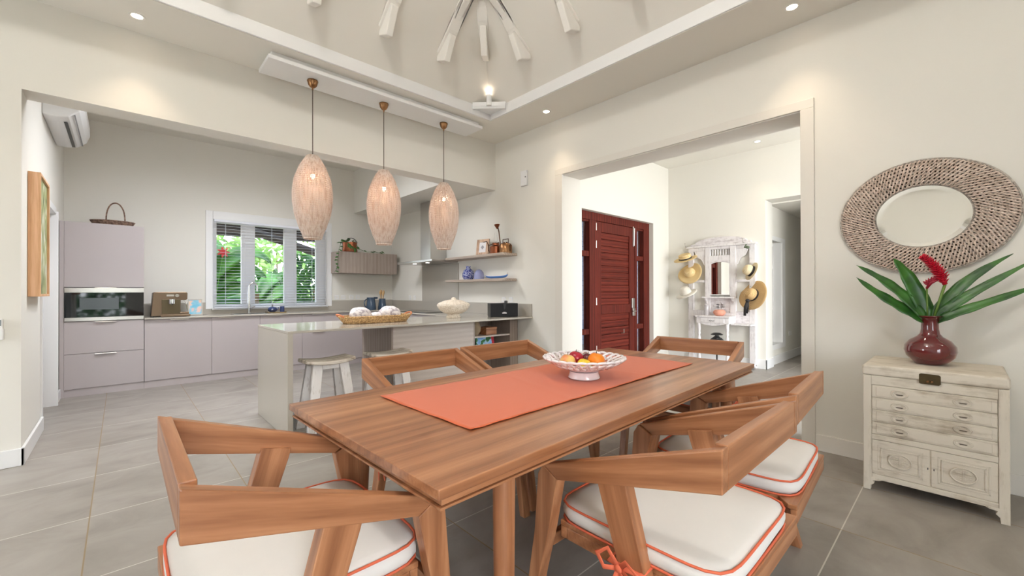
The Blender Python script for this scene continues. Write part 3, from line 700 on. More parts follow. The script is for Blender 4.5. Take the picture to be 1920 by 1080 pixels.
# ---- copper pot with trailing plant
t = thing('trailing_plant', 'green trailing plant in a copper pot on the small wall cabinet', 'plant', (3.0, 7.48, 1.945))
z = 1.946
MB().lathe([(0, z), (.125, z), (.13, z+.01), (.122, z+.12), (.128, z+.17), (.122, z+.17), (.116, z+.12), (.11, z+.14), (0, z+.14)], 32, (3.0, 7.48, 0)).build('pot', M_copper, t, smooth=True)
MB().tube([(3.0+.02+.1*cos(a), 7.46, z+.16+.09*sin(a)) for a in [pi*.05+pi*.75*i/14 for i in range(15)]], .006, 6).build('handle', M_black, t, smooth='full')
M_leaf = plain('vine_leaf_green', srgb(62, 104, 42), .45, var=.25, vs=20); M_leafd = plain('deep_leaf_green', srgb(38, 92, 30), .38, var=.2, vs=10)
def leafshape(mb, base, d, n, L, W, nseg=6, droop=.2, fold=.12):
    d = Vector(d).normalized(); n = Vector(n); n = (n-d*n.dot(d)).normalized(); s = d.cross(n)
    st = len(mb.v); vs = []
    for i in range(nseg+1):
        t_ = i/nseg; w = W*sin(pi*min(1, t_*.96+.02))**.75*(1-.25*t_)
        c = Vector(base)+d*L*t_ - n*droop*L*t_*t_
        vs += [c - s*w/2 + n*fold*w, c, c + s*w/2 + n*fold*w]
    fs = []
    for i in range(nseg):
        for k in (0, 1): a = i*3+k; fs.append((a, a+1, a+4, a+3))
    mb.add(vs, fs)
random.seed(3)
mb = MB(); lf = MB()
trail = [(2.90, 7.40, z+.17), (2.84, 7.37, z+.20), (2.79, 7.35, z+.13), (2.755, 7.34, z+.02), (2.74, 7.34, z-.10), (2.735, 7.35, z-.22), (2.72, 7.35, z-.32), (2.68, 7.36, z-.38)]
mb.tube(trail, .003, 5)
tr2 = [(3.08, 7.42, z+.15), (3.16, 7.40, z+.05), (3.28, 7.40, z+.012), (3.42, 7.40, z+.02), (3.52, 7.40, z+.014), (3.60, 7.41, z+.05)]
mb.tube(tr2, .003, 5)
mb.build('vine', M_leaf, t)
for P_ in (trail, tr2):
    for i in range(len(P_)-1):
        for q in (0, .5):
            p = Vector(P_[i]).lerp(Vector(P_[i+1]), q)
            a = random.uniform(0, 6.28)
            if P_ is tr2 and i > 0 and random.random() < .3: continue
            leafshape(lf, p, (cos(a), -.5, .3*sin(a)), (0, -.6, 1), random.uniform(.05, .075), .05)
for i in range(22):
    a = random.uniform(0, 6.28); r = random.uniform(0, .1)
    p = (3.0+r*cos(a)-.05, 7.46+r*sin(a)*.7, z+.15)
    leafshape(lf, (p[0], p[1], p[2]+random.uniform(0, .06)), (cos(a)-.3, sin(a)-.3, random.uniform(-.3, .8)), (0, -.4, 1), random.uniform(.07, .11), .06)
for i in range(5): leafshape(lf, (2.93+.03*i, 7.36, z+.15-.02*i), (-.1, -.2, -1), (0, -1, 0), .08, .055)
lf.build('foliage', M_leaf, t, smooth='full', thick=.001)
# ---- items on the upper shelf
zs = 1.7575
M_drift = washed('driftwood', srgb(206, 176, 152), srgb(140, 104, 80), 'z', .45)
t = thing('photo_frame', 'driftwood picture frame on the upper wall shelf', 'picture frame', (3.84, 4.76, zs))
g = MB().box(-.008, .012, -.115, -.065, 0, .24).box(-.008, .012, .065, .115, 0, .24).box(-.008, .012, -.065, .065, 0, .045).box(-.008, .012, -.065, .065, .195, .24)
g.move((3.84, 4.76, zs+.003), (0, radians(8), radians(10))).build('frame', M_drift, t, bev=.003)
MB().box(-.002, .004, -.065, .065, .045, .195).move((3.84, 4.76, zs+.003), (0, radians(8), radians(10))).build('picture', plain('print_paper', srgb(222, 220, 222), .6), t)
MB().obox((-.004, 0, .12), (.002, .045, .045), (radians(45), 0, 0)).move((3.84, 4.76, zs+.003), (0, radians(8), radians(10))).build('motif', plain('print_motif', srgb(150, 148, 154), .6), t)
t = thing('watering_can', 'copper watering can with an upright rose spout on the upper shelf', 'watering can', (3.83, 4.44, zs))
q = (3.83, 4.44, 0)
MB().lathe([(0, zs), (.088, zs), (.088, zs+.01), (.086, zs+.10), (.05, zs+.125), (.048, zs+.15), (.055, zs+.155), (0, zs+.155)], 28, q).build('body', M_copper, t, smooth=True)
M_dcop = plain('dark_copper', srgb(92, 62, 48), .4, .9)
MB().tube([(3.83, 4.37, zs+.03), (3.82, 4.34, zs+.06), (3.82, 4.335, zs+.15), (3.82, 4.36, zs+.30), (3.82, 4.38, zs+.36)], .008, 8).build('spout', M_dcop, t, smooth='full')
MB().lathe([(.008, 0), (.04, .06), (.038, .064), (0, .055)], 16, (3.82, 4.395, zs+.345), rot=(radians(-8), 0, 0)).build('rose', M_copper, t, smooth=True)
MB().tube([(3.81, 4.52, zs+.02), (3.80, 4.56, zs+.05), (3.80, 4.57, zs+.14), (3.80, 4.60, zs+.19), (3.80, 4.67, zs+.185)], .007, 8).tube([(3.80, 4.57, zs+.13), (3.82, 4.36, zs+.155)], .005, 8).build('handle', M_dcop, t, smooth='full')
tag(MB().lathe([(0, zs+.157), (.022, zs+.157), (.03, zs+.19), (.018, zs+.26), (.014, zs+.30), (.012, zs+.30), (.016, zs+.26), (.027, zs+.19), (0, zs+.16)], 16, q).build('glass_funnel', M_glass, smooth=True), 'clear glass chimney standing on the copper watering can', 'glass')
t = thing('brass_canister', 'old brass canister with a square handle on the upper shelf', 'canister', (3.83, 4.235, zs))
q = (3.83, 4.235, 0)
MB().lathe([(0, zs), (.088, zs), (.09, zs+.008), (.09, zs+.105), (.07, zs+.13), (0, zs+.13)], 28, q).build('body', M_brass, t, smooth=True)
MB().cyl(.013, zs+.13, zs+.15, (3.83, 4.26, 0), 10).build('cap', M_dcop, t, smooth=True)
MB().cyl(.013, zs+.13, zs+.15, (3.83, 4.21, 0), 10).build('cap', M_dcop, t, smooth=True)
MB().tube([(3.83, 4.29, zs+.12), (3.83, 4.29, zs+.19), (3.83, 4.18, zs+.19), (3.83, 4.18, zs+.12)], .006, 7).build('handle', M_dcop, t)
MB().tube([(3.83, 4.147, zs+.03), (3.83, 4.13, zs+.04), (3.83, 4.13, zs+.10), (3.83, 4.147, zs+.11)], .006, 7).build('latch', M_dcop, t)
# ---- lower shelf
zs = 1.4135
def pat_mat(name, c1, c2, sc, w=.06):
    m, nt, b = newmat(name); tc = N(nt, 'ShaderNodeTexCoord'); v = N(nt, 'ShaderNodeTexVoronoi', feature='DISTANCE_TO_EDGE'); v.inputs['Scale'].default_value = sc
    nt.links.new(tc.outputs['Object'], v.inputs['Vector']); r = ramp(nt, [(w*.6, c1), (w, c2)]); nt.links.new(v.outputs['Distance'], r.inputs[0]); nt.links.new(r.outputs[0], b.inputs['Base Color'])
    b.inputs['Roughness'].default_value = .25; return m
tag(MB().lathe([(0, zs), (.065, zs), (.088, zs+.04), (.09, zs+.09), (.07, zs+.14), (.035, zs+.165), (.033, zs+.19), (.04, zs+.205), (.032, zs+.203), (.026, zs+.17), (0, zs+.16)], 32, (3.83, 5.075, 0)).build('vase', pat_mat('blue_leaf_glaze', srgb(190, 196, 220), srgb(76, 84, 146), 26, .07), smooth=True), 'blue patterned vase on the lower wall shelf', 'vase')
tag(MB().lathe([(0, zs), (.074, zs), (.076, zs+.05), (.066, zs+.10), (.035, zs+.138), (0, zs+.148)], 32, (3.83, 4.815, 0)).build('glass_dome', plain('blue_tinted_glass', srgb(150, 156, 200), .1, alpha=.7, coat=.5), smooth=True), 'pale blue glass dome between the blue vase and the toy boat', 'glass dome')
t = thing('toy_boat', 'white and blue wooden toy boat on the lower wall shelf', 'model boat', (3.83, 4.43, zs))
def hull(u, v, zoff=0, hh=.035, wid=.028):
    yy = -.24+.48*u; k = 1-abs(2*u-1)**2.5
    a = pi*(v); w = wid*(k**.6 if k > 0 else 0)
    return (3.83+w*cos(a), 4.43+yy, zs+.040+zoff+.016*(2*u-1)**4 - (hh*k**.3 if k > 0 else 0)*sin(a))
MB().grid(lambda u, v: hull(u, v), 24, 8).build('hull', plain('boat_blue', srgb(76, 120, 184), .4), t, smooth='full', thick=.004)
MB().grid(lambda u, v: hull(u, v*.16, .003, .02, .031), 24, 2).grid(lambda u, v: hull(u, 1-v*.16, .003, .02, .031), 24, 2).grid(lambda u, v: (3.83+(2*v-1)*.029*max(0, 1-abs(2*u-1)**2.5)**.6, 4.43-.24+.48*u, zs+.037+.016*(2*u-1)**4), 24, 2).build('deck', M_ceram, t, smooth='full', thick=.003)
MB().cyl(.004, zs+.05, zs+.078, (3.83, 4.20, 0), 8).build('bow_post', M_drift, t)
# ---- black speaker dock with small clips on top
sp = thing('speaker', 'black speaker dock on the end of the breakfast bar by the wall', 'speaker', (3.68, 4.13, CT), radians(-27.5))
b0 = MB().box(-.185, .185, -.09, .09, CT+.002, CT+.178)
b0.move((3.68, 4.13, 0), (0, 0, radians(-27.5))).build('cabinet', M_black, sp, bev=.008)
MB().box(-.178, .178, -.094, -.09, CT+.008, CT+.172).move((3.68, 4.13, 0), (0, 0, radians(-27.5))).build('grille', plain('grille_cloth', (.012, .012, .014, 1), .9), sp)
MB().prism([(-.02, CT+.172), (.02, CT+.172), (.008, CT+.10), (-.008, CT+.10)], -.100, -.095, 'y').move((3.68, 4.13, 0), (0, 0, radians(-27.5))).build('dock', M_black, sp)
MB().box(-.03, .03, -.097, -.095, CT+.045, CT+.058).box(-.015, .015, -.097, -.095, CT+.062, CT+.066).move((3.68, 4.13, 0), (0, 0, radians(-27.5))).build('badge', M_ceram, sp)
tag(MB().lathe([(0, CT+.179), (.022, CT+.179), (.022, CT+.205), (.018, CT+.21), (0, CT+.21)], 16, (3.72, 4.11, 0)).build('charger', M_black, smooth=True), 'small black cube charger on top of the speaker dock', 'charger')
# ---- lidded white basket tureen
t = thing('tureen', 'white basketweave tureen with a lid on the breakfast bar', 'tureen', (3.10, 4.42, CT))
M_cream = weave_mat('cream_woven_ceramic', srgb(206, 192, 172), srgb(236, 226, 212), 60)
q = (3.10, 4.42, 0)
wv = lambda a, z, k: 1+.018*sin(a*36+k*2.2)
MB().lathe([(.09, CT+.001), (.095, CT+.004), (.075, CT+.045), (.07, CT+.045), (.0, CT+.03), (0, CT+.001)], 40, q).build('foot', M_cream, t, smooth=True)
MB().lathe([(0, CT+.044), (.08, CT+.046), (.13, CT+.065), (.165, CT+.09), (.19, CT+.12), (.205, CT+.15), (.208, CT+.165), (.20, CT+.168), (.18, CT+.13), (0, CT+.07)], 108, q, phase=wv).build('bowl', M_cream, t, smooth='full')
MB().lathe([(.202, CT+.169), (.19, CT+.185), (.16, CT+.198), (.13, CT+.21), (.10, CT+.22), (.06, CT+.228), (.03, CT+.232), (.03, CT+.24), (.022, CT+.255), (0, CT+.26)], 108, q, phase=wv).build('lid', M_cream, t, smooth='full')
# ---- rush tray with shells
t = thing('rush_tray', 'golden woven rush tray with leather handles on the breakfast bar', 'tray', (2.03, 4.35, CT))
def rr(a, hx, hy, p=3.2):
    c, s = cos(a), sin(a); k = (abs(c)**p+abs(s)**p)**(-1/p); return hx*c*k, hy*s*k
mb = MB()
def ft(a, v):
    x, y = rr(a, .335+.045*v, .13+.04*v); return (2.03+x, 4.35+y, CT+.009+.062*v), (cos(a), sin(a), 0)
woven_wall(mb, ft, 5, 84, .0088, .0045)
mb.add([(2.03+rr(2*pi*i/40, .335, .13)[0], 4.35+rr(2*pi*i/40, .335, .13)[1], CT+.002) for i in range(40)], [tuple(range(40))])
mb.add([(2.03+rr(2*pi*i/40, .335, .13)[0], 4.35+rr(2*pi*i/40, .335, .13)[1], CT+.012) for i in range(40)], [tuple(range(40))])
mb.build('basketry', M_rush, t, smooth='full')
M_lea = plain('tan_leather', srgb(196, 120, 76), .6)
for s in (-1, 1):
    MB().tube([(2.03+s*(.37+.045*sin(a)), 4.35+.07*cos(a), CT+.07+.028*sin(a)) for a in [pi*i/10 for i in range(11)]], .010, 7).build('handle', M_lea, t, smooth='full')
def shell_mat():
    m, nt, b = newmat('grey_white_shell'); tc = N(nt, 'ShaderNodeTexCoord')
    n = N(nt, 'ShaderNodeTexNoise'); n.inputs['Scale'].default_value = 22; n.inputs['Detail'].default_value = 4; n.inputs['Distortion'].default_value = 1.5; nt.links.new(tc.outputs['Object'], n.inputs['Vector'])
    r = ramp(nt, [(.36, srgb(170, 160, 166)), (.46, srgb(222, 216, 218)), (.7, srgb(240, 234, 230))]); nt.links.new(n.outputs['Fac'], r.inputs[0]); nt.links.new(r.outputs[0], b.inputs['Base Color'])
    bp = N(nt, 'ShaderNodeBump'); bp.inputs['Strength'].default_value = .6; bp.inputs['Distance'].default_value = .01; nt.links.new(n.outputs['Fac'], bp.inputs['Height']); nt.links.new(bp.outputs[0], b.inputs['Normal']); b.inputs['Roughness'].default_value = .7
    return m
M_shell = shell_mat()
def shell(c, r, sc, rz, lab):
    def wob(v): 
        a = atan2(v.y, v.x); return 1+.035*sin(7*a+3*v.z)+.03*sin(11*v.x+5*v.y)
    s = MB().ball(c, r, 36, 20, sc, (0, .12, rz), wob)
    tag(s.build('shell', M_shell, smooth='full'), lab, 'shell', 'sea shells in the rush tray')
shell((1.86, 4.35, CT+.085), .1, (1.25, .95, .82), .3, 'large domed grey-white shell in the left of the rush tray')
shell((2.04, 4.37, CT+.062), .07, (1.0, 1.0, .68), 1.0, 'smallest shell, low in the middle of the rush tray')
shell((2.20, 4.36, CT+.09), .1, (1.2, 1.0, .82), -.2, 'large white shell with a dark whorl in the right of the rush tray')
# ---- on the niche shelves
z = .674
tag(MB().lathe([(0, z), (.05, z), (.082, z+.05), (.088, z+.10), (.07, z+.15), (.058, z+.17), (.072, z+.185), (.066, z+.185), (.052, z+.17), (0, z+.16)], 28, (3.32, 4.28, 0)).build('clay_vase', plain('rustic_clay', srgb(160, 140, 112), .8, var=.3, vs=14), smooth=True), 'rustic clay vase on the bar cabinet shelf', 'vase')
t = thing('wooden_box', 'small brown wooden box beside the clay vase under the bar', 'box', (3.52, 4.26, z))
MB().box(3.44, 3.62, 4.18, 4.36, z+.0005, z+.075).build('base', M_wx, t, bev=.003)
MB().box(3.436, 3.624, 4.176, 4.364, z+.076, z+.098).build('lid', M_wx, t, bev=.004)
m, nt, b = newmat('magazine_cover'); tc = N(nt, 'ShaderNodeTexCoord'); n = N(nt, 'ShaderNodeTexNoise'); n.inputs['Scale'].default_value = 14; nt.links.new(tc.outputs['Object'], n.inputs['Vector'])
rp = ramp(nt, [(.4, srgb(120, 176, 226)), (.52, srgb(170, 206, 236)), (.56, srgb(60, 130, 60)), (.64, srgb(40, 90, 50))]); nt.links.new(n.outputs['Fac'], rp.inputs[0]); nt.links.new(rp.outputs[0], b.inputs['Base Color'])
t = thing('magazine', 'magazine with a blue and green cover leaning on the lower shelf under the bar', 'magazine', (3.5, 4.3, .43))
MB().box(3.36, 3.62, -.003, .003, 0, .21).move((0, 4.26, .431), (radians(-12), 0, 0)).build('cover', m, t)
MB().box(3.621, 3.665, -.003, .003, 0, .21).move((0, 4.26, .431), (radians(-12), 0, 0)).build('spine', plain('magazine_red', srgb(196, 40, 58), .4), t)
# ---- sockets
def plate(x, y, z, ax, lab, w=.075, h=.075):
    t = thing('power_socket', lab, 'socket', (x, y, z), group='white wall sockets')
    if ax == 'y': MB().box(x-w/2, x+w/2, y-.008, y, z-h/2, z+h/2).build('plate', M_trimw, t, bev=.003); MB().cyl(.018, -.0005, .002, (x, y-.008, z), 16, rot=(pi/2, 0, 0)).build('outlet', M_white, t)
    else: MB().box(x-.008, x, y-w/2, y+w/2, z-h/2, z+h/2).build('plate', M_trimw, t, bev=.003); MB().cyl(.018, -.0005, .002, (x-.008, y, z), 16, rot=(0, -pi/2, 0)).build('outlet', M_white, t)
plate(2.87, KY, 1.135, 'y', 'white wall socket just right of the window')
plate(2.99, KY, 1.135, 'y', 'white wall socket second from the window')
plate(3.14, KY, 1.135, 'y', 'white wall socket third from the window')
plate(3.26, KY, 1.135, 'y', 'white wall socket fourth from the window, nearest the jug')
plate(AX, 7.05, 1.125, 'x', 'white wall socket left of the hob panel, nearer the corner')
plate(AX, 6.88, 1.125, 'x', 'white wall socket left of the hob panel, beside the grey stone')
plate(AX, 4.42, 1.12, 'x', 'white wall socket behind the speaker dock, left one')
plate(AX, 4.27, 1.12, 'x', 'white wall socket behind the speaker dock, right one')

# downlights added to brighten the kitchen, unseen above the beam
for i, (x, y) in enumerate(((.7, 5.6), (1.6, 5.6), (1.15, 5.2))):
    t = thing('downlight', ('added unseen downlight brightening the kitchen, left one', 'added unseen downlight brightening the kitchen, right one', 'added unseen downlight brightening the kitchen, just behind the beam')[i], 'ceiling light', (x, y, KZ-.003), 0, 'added kitchen downlights')
    MB().lathe([(.036, KZ-.0035), (.05, KZ-.0035), (.052, KZ-.0005), (.036, KZ-.0005)], 24, (x, y, 0)).build('ring', M_white, t, smooth=True)
    MB().cyl(.035, KZ-.0025, KZ-.001, (x, y, 0), 20).build('lens', plain('kitchen_fill_glow', (1, .95, .85, 1), emit=(1, .92, .82, 1), es=14), t)
    l = bpy.data.lights.new('kitchen_fill', 'SPOT'); l.energy = 92; l.color = (.93, .95, 1); l.spot_size = radians(172); l.spot_blend = 1; l.shadow_soft_size = .2
    o = bpy.data.objects.new('kitchen_fill', l); COL.objects.link(o); o.location = (x, y, KZ-.03)
# ================================================================ DINING TABLE
TR = radians(1.67); TZ = .78
t = thing('dining_table', 'long teak dining table with an orange runner', 'table', (1.707, 1.387, 0), TR)
def TL(mb): return mb
MB().box(-1.188, 1.188, -.53, .53, TZ-.026, TZ).build('tabletop', M_top, t, bev=.0025, world=False)
MB().box(-1.172, 1.172, -.518, .518, TZ-.046, TZ-.0265).build('under_top', M_wx, t, bev=.0015, world=False)
MB().box(-1.178, 1.178, -.522, .522, TZ-.055, TZ-.0485).box(-1.16, 1.16, -.51, .51, TZ-.05, TZ-.046).build('edge_strip', M_wx, t, bev=.001, world=False)
MB().box(-.95, .95, -.42, -.39, TZ-.12, TZ-.0555).box(-.95, .95, .39, .42, TZ-.12, TZ-.0555).box(-.95, -.92, -.39, .39, TZ-.12, TZ-.0555).box(.92, .95, -.39, .39, TZ-.12, TZ-.0555).build('apron', M_wx, t, bev=.002, world=False)
for sx in (-1, 1):
    for sy in (-1, 1):
        mb = MB(); pts = 20
        path = [(sx*(.905+.02*k/6), sy*(.45+.02*k/6), (TZ-.056)*(1-k/6)) for k in range(7)]
        mb.tube(path, [.031-.0012*k for k in range(7)], 20, flat=1.15)
        mb.build('leg', M_wz, t, world=False, smooth=True)
# runner
rn = MB()
random.seed(11)
def run(u, v):
    x = -.876+1.78*u; y = -.262+.62*v
    ed = min(u, 1-u, v, 1-v)
    wave = .0010*sin(7*x+3*y)+.0008*sin(13*y-4*x)+(.0022*abs(sin(23*x)) if (v < .02 or v > .98) else 0)+(.002*abs(sin(17*y)) if (u < .02 or u > .98) else 0)
    crease = .0016*math.exp(-((x-.35)/.01)**2)+.0016*math.exp(-((x+.25-.3*y)/.012)**2)
    return (x, y, TZ+.0035+wave+crease)
rn.grid(run, 90, 40)
rn.move((1.707, 1.387, 0), (0, 0, TR))
tag(rn.build('table_runner', M_orange, smooth='full', thick=.002), 'orange linen runner along the middle of the dining table', 'table runner')

# ---- lattice fruit bowl
BX, BYY, BZ = 1.765, 1.345, TZ+.0075
t = thing('fruit_bowl', 'white openwork ceramic footed bowl on the orange runner', 'bowl', (BX, BYY, BZ))
MB().lathe([(.078, BZ), (.082, BZ+.004), (.074, BZ+.03), (.076, BZ+.036), (0, BZ+.038), (0, BZ+.03), (.066, BZ+.028), (.072, BZ+.002), (.078, BZ)], 40, (BX, BYY, 0)).build('foot', M_ceram, t, smooth=True)
MB().lathe([(0, BZ+.036), (.07, BZ+.038), (.11, BZ+.052), (.13, BZ+.063), (.128, BZ+.067), (.108, BZ+.058), (.07, BZ+.045), (0, BZ+.043)], 48, (BX, BYY, 0)).build('dish', M_ceram, t, smooth=True)
mb = MB(); n = 26
def bowlp(a, s): 
    r = .125+.078*s; return Vector((BX+r*cos(a), BYY+r*sin(a), BZ+.062+.042*s**1.1))
for d in (-1, 1):
    for i in range(n):
        a0 = 2*pi*i/n
        mb.tube([bowlp(a0+d*.30*s, s)+Vector((0, 0, .004*d*sin(2*pi*s))) for s in [k/7 for k in range(8)]], .0062, 6)
mb2p = [bowlp(2*pi*i/208, 1+.10*abs(sin(pi*i/8))-.02) for i in range(208)]
mb.tube(mb2p, .0072, 6, closed=True)
mb.tube([bowlp(2*pi*i/104, .5) for i in range(104)], .005, 6, closed=True)
mb.build('lattice', M_ceram, t, smooth='full')
def fruit_mat(name, c1, c2, sc=8, rough=.35):
    m, nt, b = newmat(name); tc = N(nt, 'ShaderNodeTexCoord'); nn = N(nt, 'ShaderNodeTexNoise'); nn.inputs['Scale'].default_value = sc; nt.links.new(tc.outputs['Object'], nn.inputs['Vector'])
    r = ramp(nt, [(.4, c1), (.6, c2)]); nt.links.new(nn.outputs['Fac'], r.inputs[0]); nt.links.new(r.outputs[0], b.inputs['Base Color']); b.inputs['Roughness'].default_value = rough
    b.inputs['Subsurface Weight'].default_value = .08; b.inputs['Subsurface Scale'].default_value = .01
    return m
def fruit(name, x, y, z, r, m, lab, cat, flat=.94):
    # x: along the view's right, y: away from the camera
    px = BX+x*.731+y*.68; py = BYY-x*.682+y*.73
    prof = [(r*sin(pi*k/14)*(1), -r*flat*cos(pi*k/14)+(-.12*r*math.exp(-((14-k)/1.6)**2))) for k in range(15)]
    prof[0] = (0, prof[0][1]); prof[-1] = (0, prof[-1][1])
    o = thing(name, lab, cat, (px, py, BZ+z-r), 0)
    MB().lathe(prof, 28, (px, py, BZ+z), rot=(.2, .15, 0)).build('flesh', m, o, smooth='full')
    MB().tube([(px, py, BZ+z+r*.78), (px+.003, py, BZ+z+r*.78+.014)], .0018, 6).build('stem', plain('stem_brown', srgb(90, 66, 40), .8), o)
fruit('apple', -.085, -.005, .086, .040, fruit_mat('blush_peach', srgb(226, 190, 110), srgb(220, 120, 84), 14), 'yellow and pink blushed apple at the left in the white bowl', 'fruit')
fruit('apple', -.035, .045, .093, .042, fruit_mat('red_apple', srgb(170, 34, 52), srgb(150, 26, 44), 20, .25), 'crimson red apple at the back in the white bowl', 'fruit')
fruit('lemon', -.008, -.055, .077, .036, fruit_mat('yellow_fruit', srgb(236, 196, 50), srgb(222, 206, 60), 9, .4), 'yellow fruit at the front in the white bowl', 'fruit', .86)
fruit('orange', .062, -.008, .089, .045, fruit_mat('orange_fruit', srgb(240, 140, 30), srgb(232, 122, 24), 9, .4), 'large bright orange at the right in the white bowl', 'fruit')
fruit('plum', .032, .062, .086, .034, fruit_mat('dark_plum', srgb(110, 28, 44), srgb(86, 22, 40), 9, .25), 'small dark red plum half hidden behind the orange', 'fruit')

# ================================================================ DINING CHAIR
def chair(label, group):
    t = thing('dining_chair', label, 'chair', (0, 0, 0), 0, group)
    Y = lambda pts: [(u-.33, z) for u, z in pts]
    W = .33
    arm = Y([(.0, .86), (.583, .653), (.518, .618), (0, .75)])
    for s in (-1, 1):
        a, b = sorted((s*W, s*(W-.036)))
        MB().prism(arm, a, b, 'x').build('armrest', M_warm, t, bev=.0035, world=False)
    MB().box(-W+.036, W-.036, -.33, -.298, .75, .86).build('backrest', M_wx, t, bev=.003, world=False)
    fl = Y([(.583, .652), (.605, .615), (.622, .415), (.652, .24), (.688, 0), (.650, 0), (.600, .268), (.555, .44), (.519, .617)])
    rl = Y([(.365, .68), (.27, .70), (.085, 0), (.13, 0), (.30, .48), (.356, .648)])
    for s in (-1, 1):
        a, b = sorted((s*W, s*(W-.046)))
        MB().prism(fl, a, b, 'x').build('front_leg', M_wz, t, bev=.003, world=False)
        a, b = sorted((s*(W-.0015), s*(W-.046)))
        MB().prism(rl, a, b, 'x').build('rear_leg', M_wrear, t, bev=.003, world=False)
    w2 = W-.048
    fr = MB()
    fr.prism([(-W+.004, -.33), (W-.004, -.33), (W-.004, -.30), (w2, -.262), (w2, .215), (-w2, .215), (-w2, -.262), (-W+.004, -.30)], .445, .463, 'z')
    fr.box(-W+.005, W-.005, -.3295, -.308, .395, .4449)
    fr.box(-w2+.001, -w2+.03, -.307, .188, .405, .4449).box(w2-.03, w2-.001, -.307, .188, .405, .4449).box(-w2+.001, w2-.001, .189, .214, .405, .4449)
    fr.build('seat_frame', M_wx, t, bev=.003, world=False)
    MB().box(-W+.046, W-.046, .245, .27, .36, .40).build('stretcher', M_wx, t, bev=.003, world=False)
    # cushion
    hx, hy, cy_, z0 = .284, .278, -.042, .4635
    def loop(off, z, n=64):
        out = []
        for i in range(n):
            a = 2*pi*i/n; x, y = rr(a, hx+off, hy+off, 7.5)
            out.append((x, y+cy_, z+.0025*sin(5*a+1)*(1 if z < .50 else .3)))
        return out
    L = [loop(-.02, z0), loop(-.002, z0+.004), loop(.006, z0+.02), loop(.006, z0+.038), loop(-.002, z0+.056), loop(-.03, z0+.062), loop(-.09, z0+.068), loop(-.17, z0+.071), loop(-.24, z0+.072)]
    vs = [p for l in L for p in l]; n = 64; fs = []
    for k in range(len(L)-1):
        for i in range(n): fs.append((k*n+i, k*n+(i+1) % n, (k+1)*n+(i+1) % n, (k+1)*n+i))
    fs.append(tuple(range(n))); fs.append(tuple((len(L)-1)*n+i for i in range(n)))
    cu = MB().add(vs, fs).build('seat_cushion', M_cush, t, world=False, smooth='full')
    for off, z in ((.003, z0+.056), (.003, z0+.004)):
        MB().tube([(p[0], p[1], z) for p in loop(off, z)], .0038, 7, closed=True).build('piping', M_orpipe, cu, world=False, smooth='full')
    # ties knotted round the rear legs
    for s in (-1, 1):
        xo = s*(W+.004); xi = s*(W-.052); zz = .452; yy = -.33+.262
        mb = MB()
        mb.tube([(xi, yy+.055, zz+.01), (xo, yy+.052, zz+.005), (xo, yy, zz), (xo, yy-.05, zz+.006), (xi, yy-.052, zz+.012)], .009, 8, flat=.35, upv=(s, 0, 0))
        q = Vector((xo+s*.008, yy+.015, zz))
        mb.ball(q, .013, 10, 8, (.8, 1.1, 1))
        for (dy, dz, l2) in ((.05, .045, 1), (-.05, .03, 1)):
            mb.tube([q, q+Vector((s*.012, dy*.6, dz*1.1)), q+Vector((s*.014, dy*1.3, dz*.5)), q+Vector((s*.01, dy*.9, -.012)), q], .0085, 8, flat=.3, upv=(s, 0, 0))
        for (dy, dz) in ((.045, -.17), (-.02, -.19), (-.055, -.14)):
            mb.tube([q, q+Vector((s*.012, dy*.5, dz*.4)), q+Vector((s*.006, dy, dz))], [.008, .0085, .007], 8, flat=.25, upv=(s, 0, 0))
        mb.build('tie', M_orpipe, cu, world=False, smooth='full')
    return t
G = 'teak dining chairs round the table'
c0 = chair('teak armchair at the near left end of the table, ivory cushion', G)
def put(o, bx, by, rz):
    # (bx, by): middle of the back's outer face; rz: 0 = facing +Y
    o.location = (bx-.33*sin(rz), by+.33*cos(rz), 0); o.rotation_euler = (0, 0, rz); o['_L'] = tuple(o.location); o['_R'] = rz
copies = [(1.376, .390, 0, 'nearest teak armchair on the chest side of the table, orange bow on its leg'),
          (2.105, .428, radians(3.6), 'teak armchair nearest the white chest, right beside the nearest one'),
          (1.325, 2.318, radians(180), 'teak armchair on the kitchen side, behind the orange runner\'s near end'),
          (2.02, 2.335, radians(180), 'teak armchair on the kitchen side, behind the fruit bowl'),
          (3.345, 1.43, radians(95), 'teak armchair at the far end of the table, towards the hall')]
for bx, by, rz, lab in copies:
    k = copy_thing(c0, (0, 0, 0), 0, lab, G); put(k, bx, by, rz)
put(c0, .082, 1.352, radians(-90))

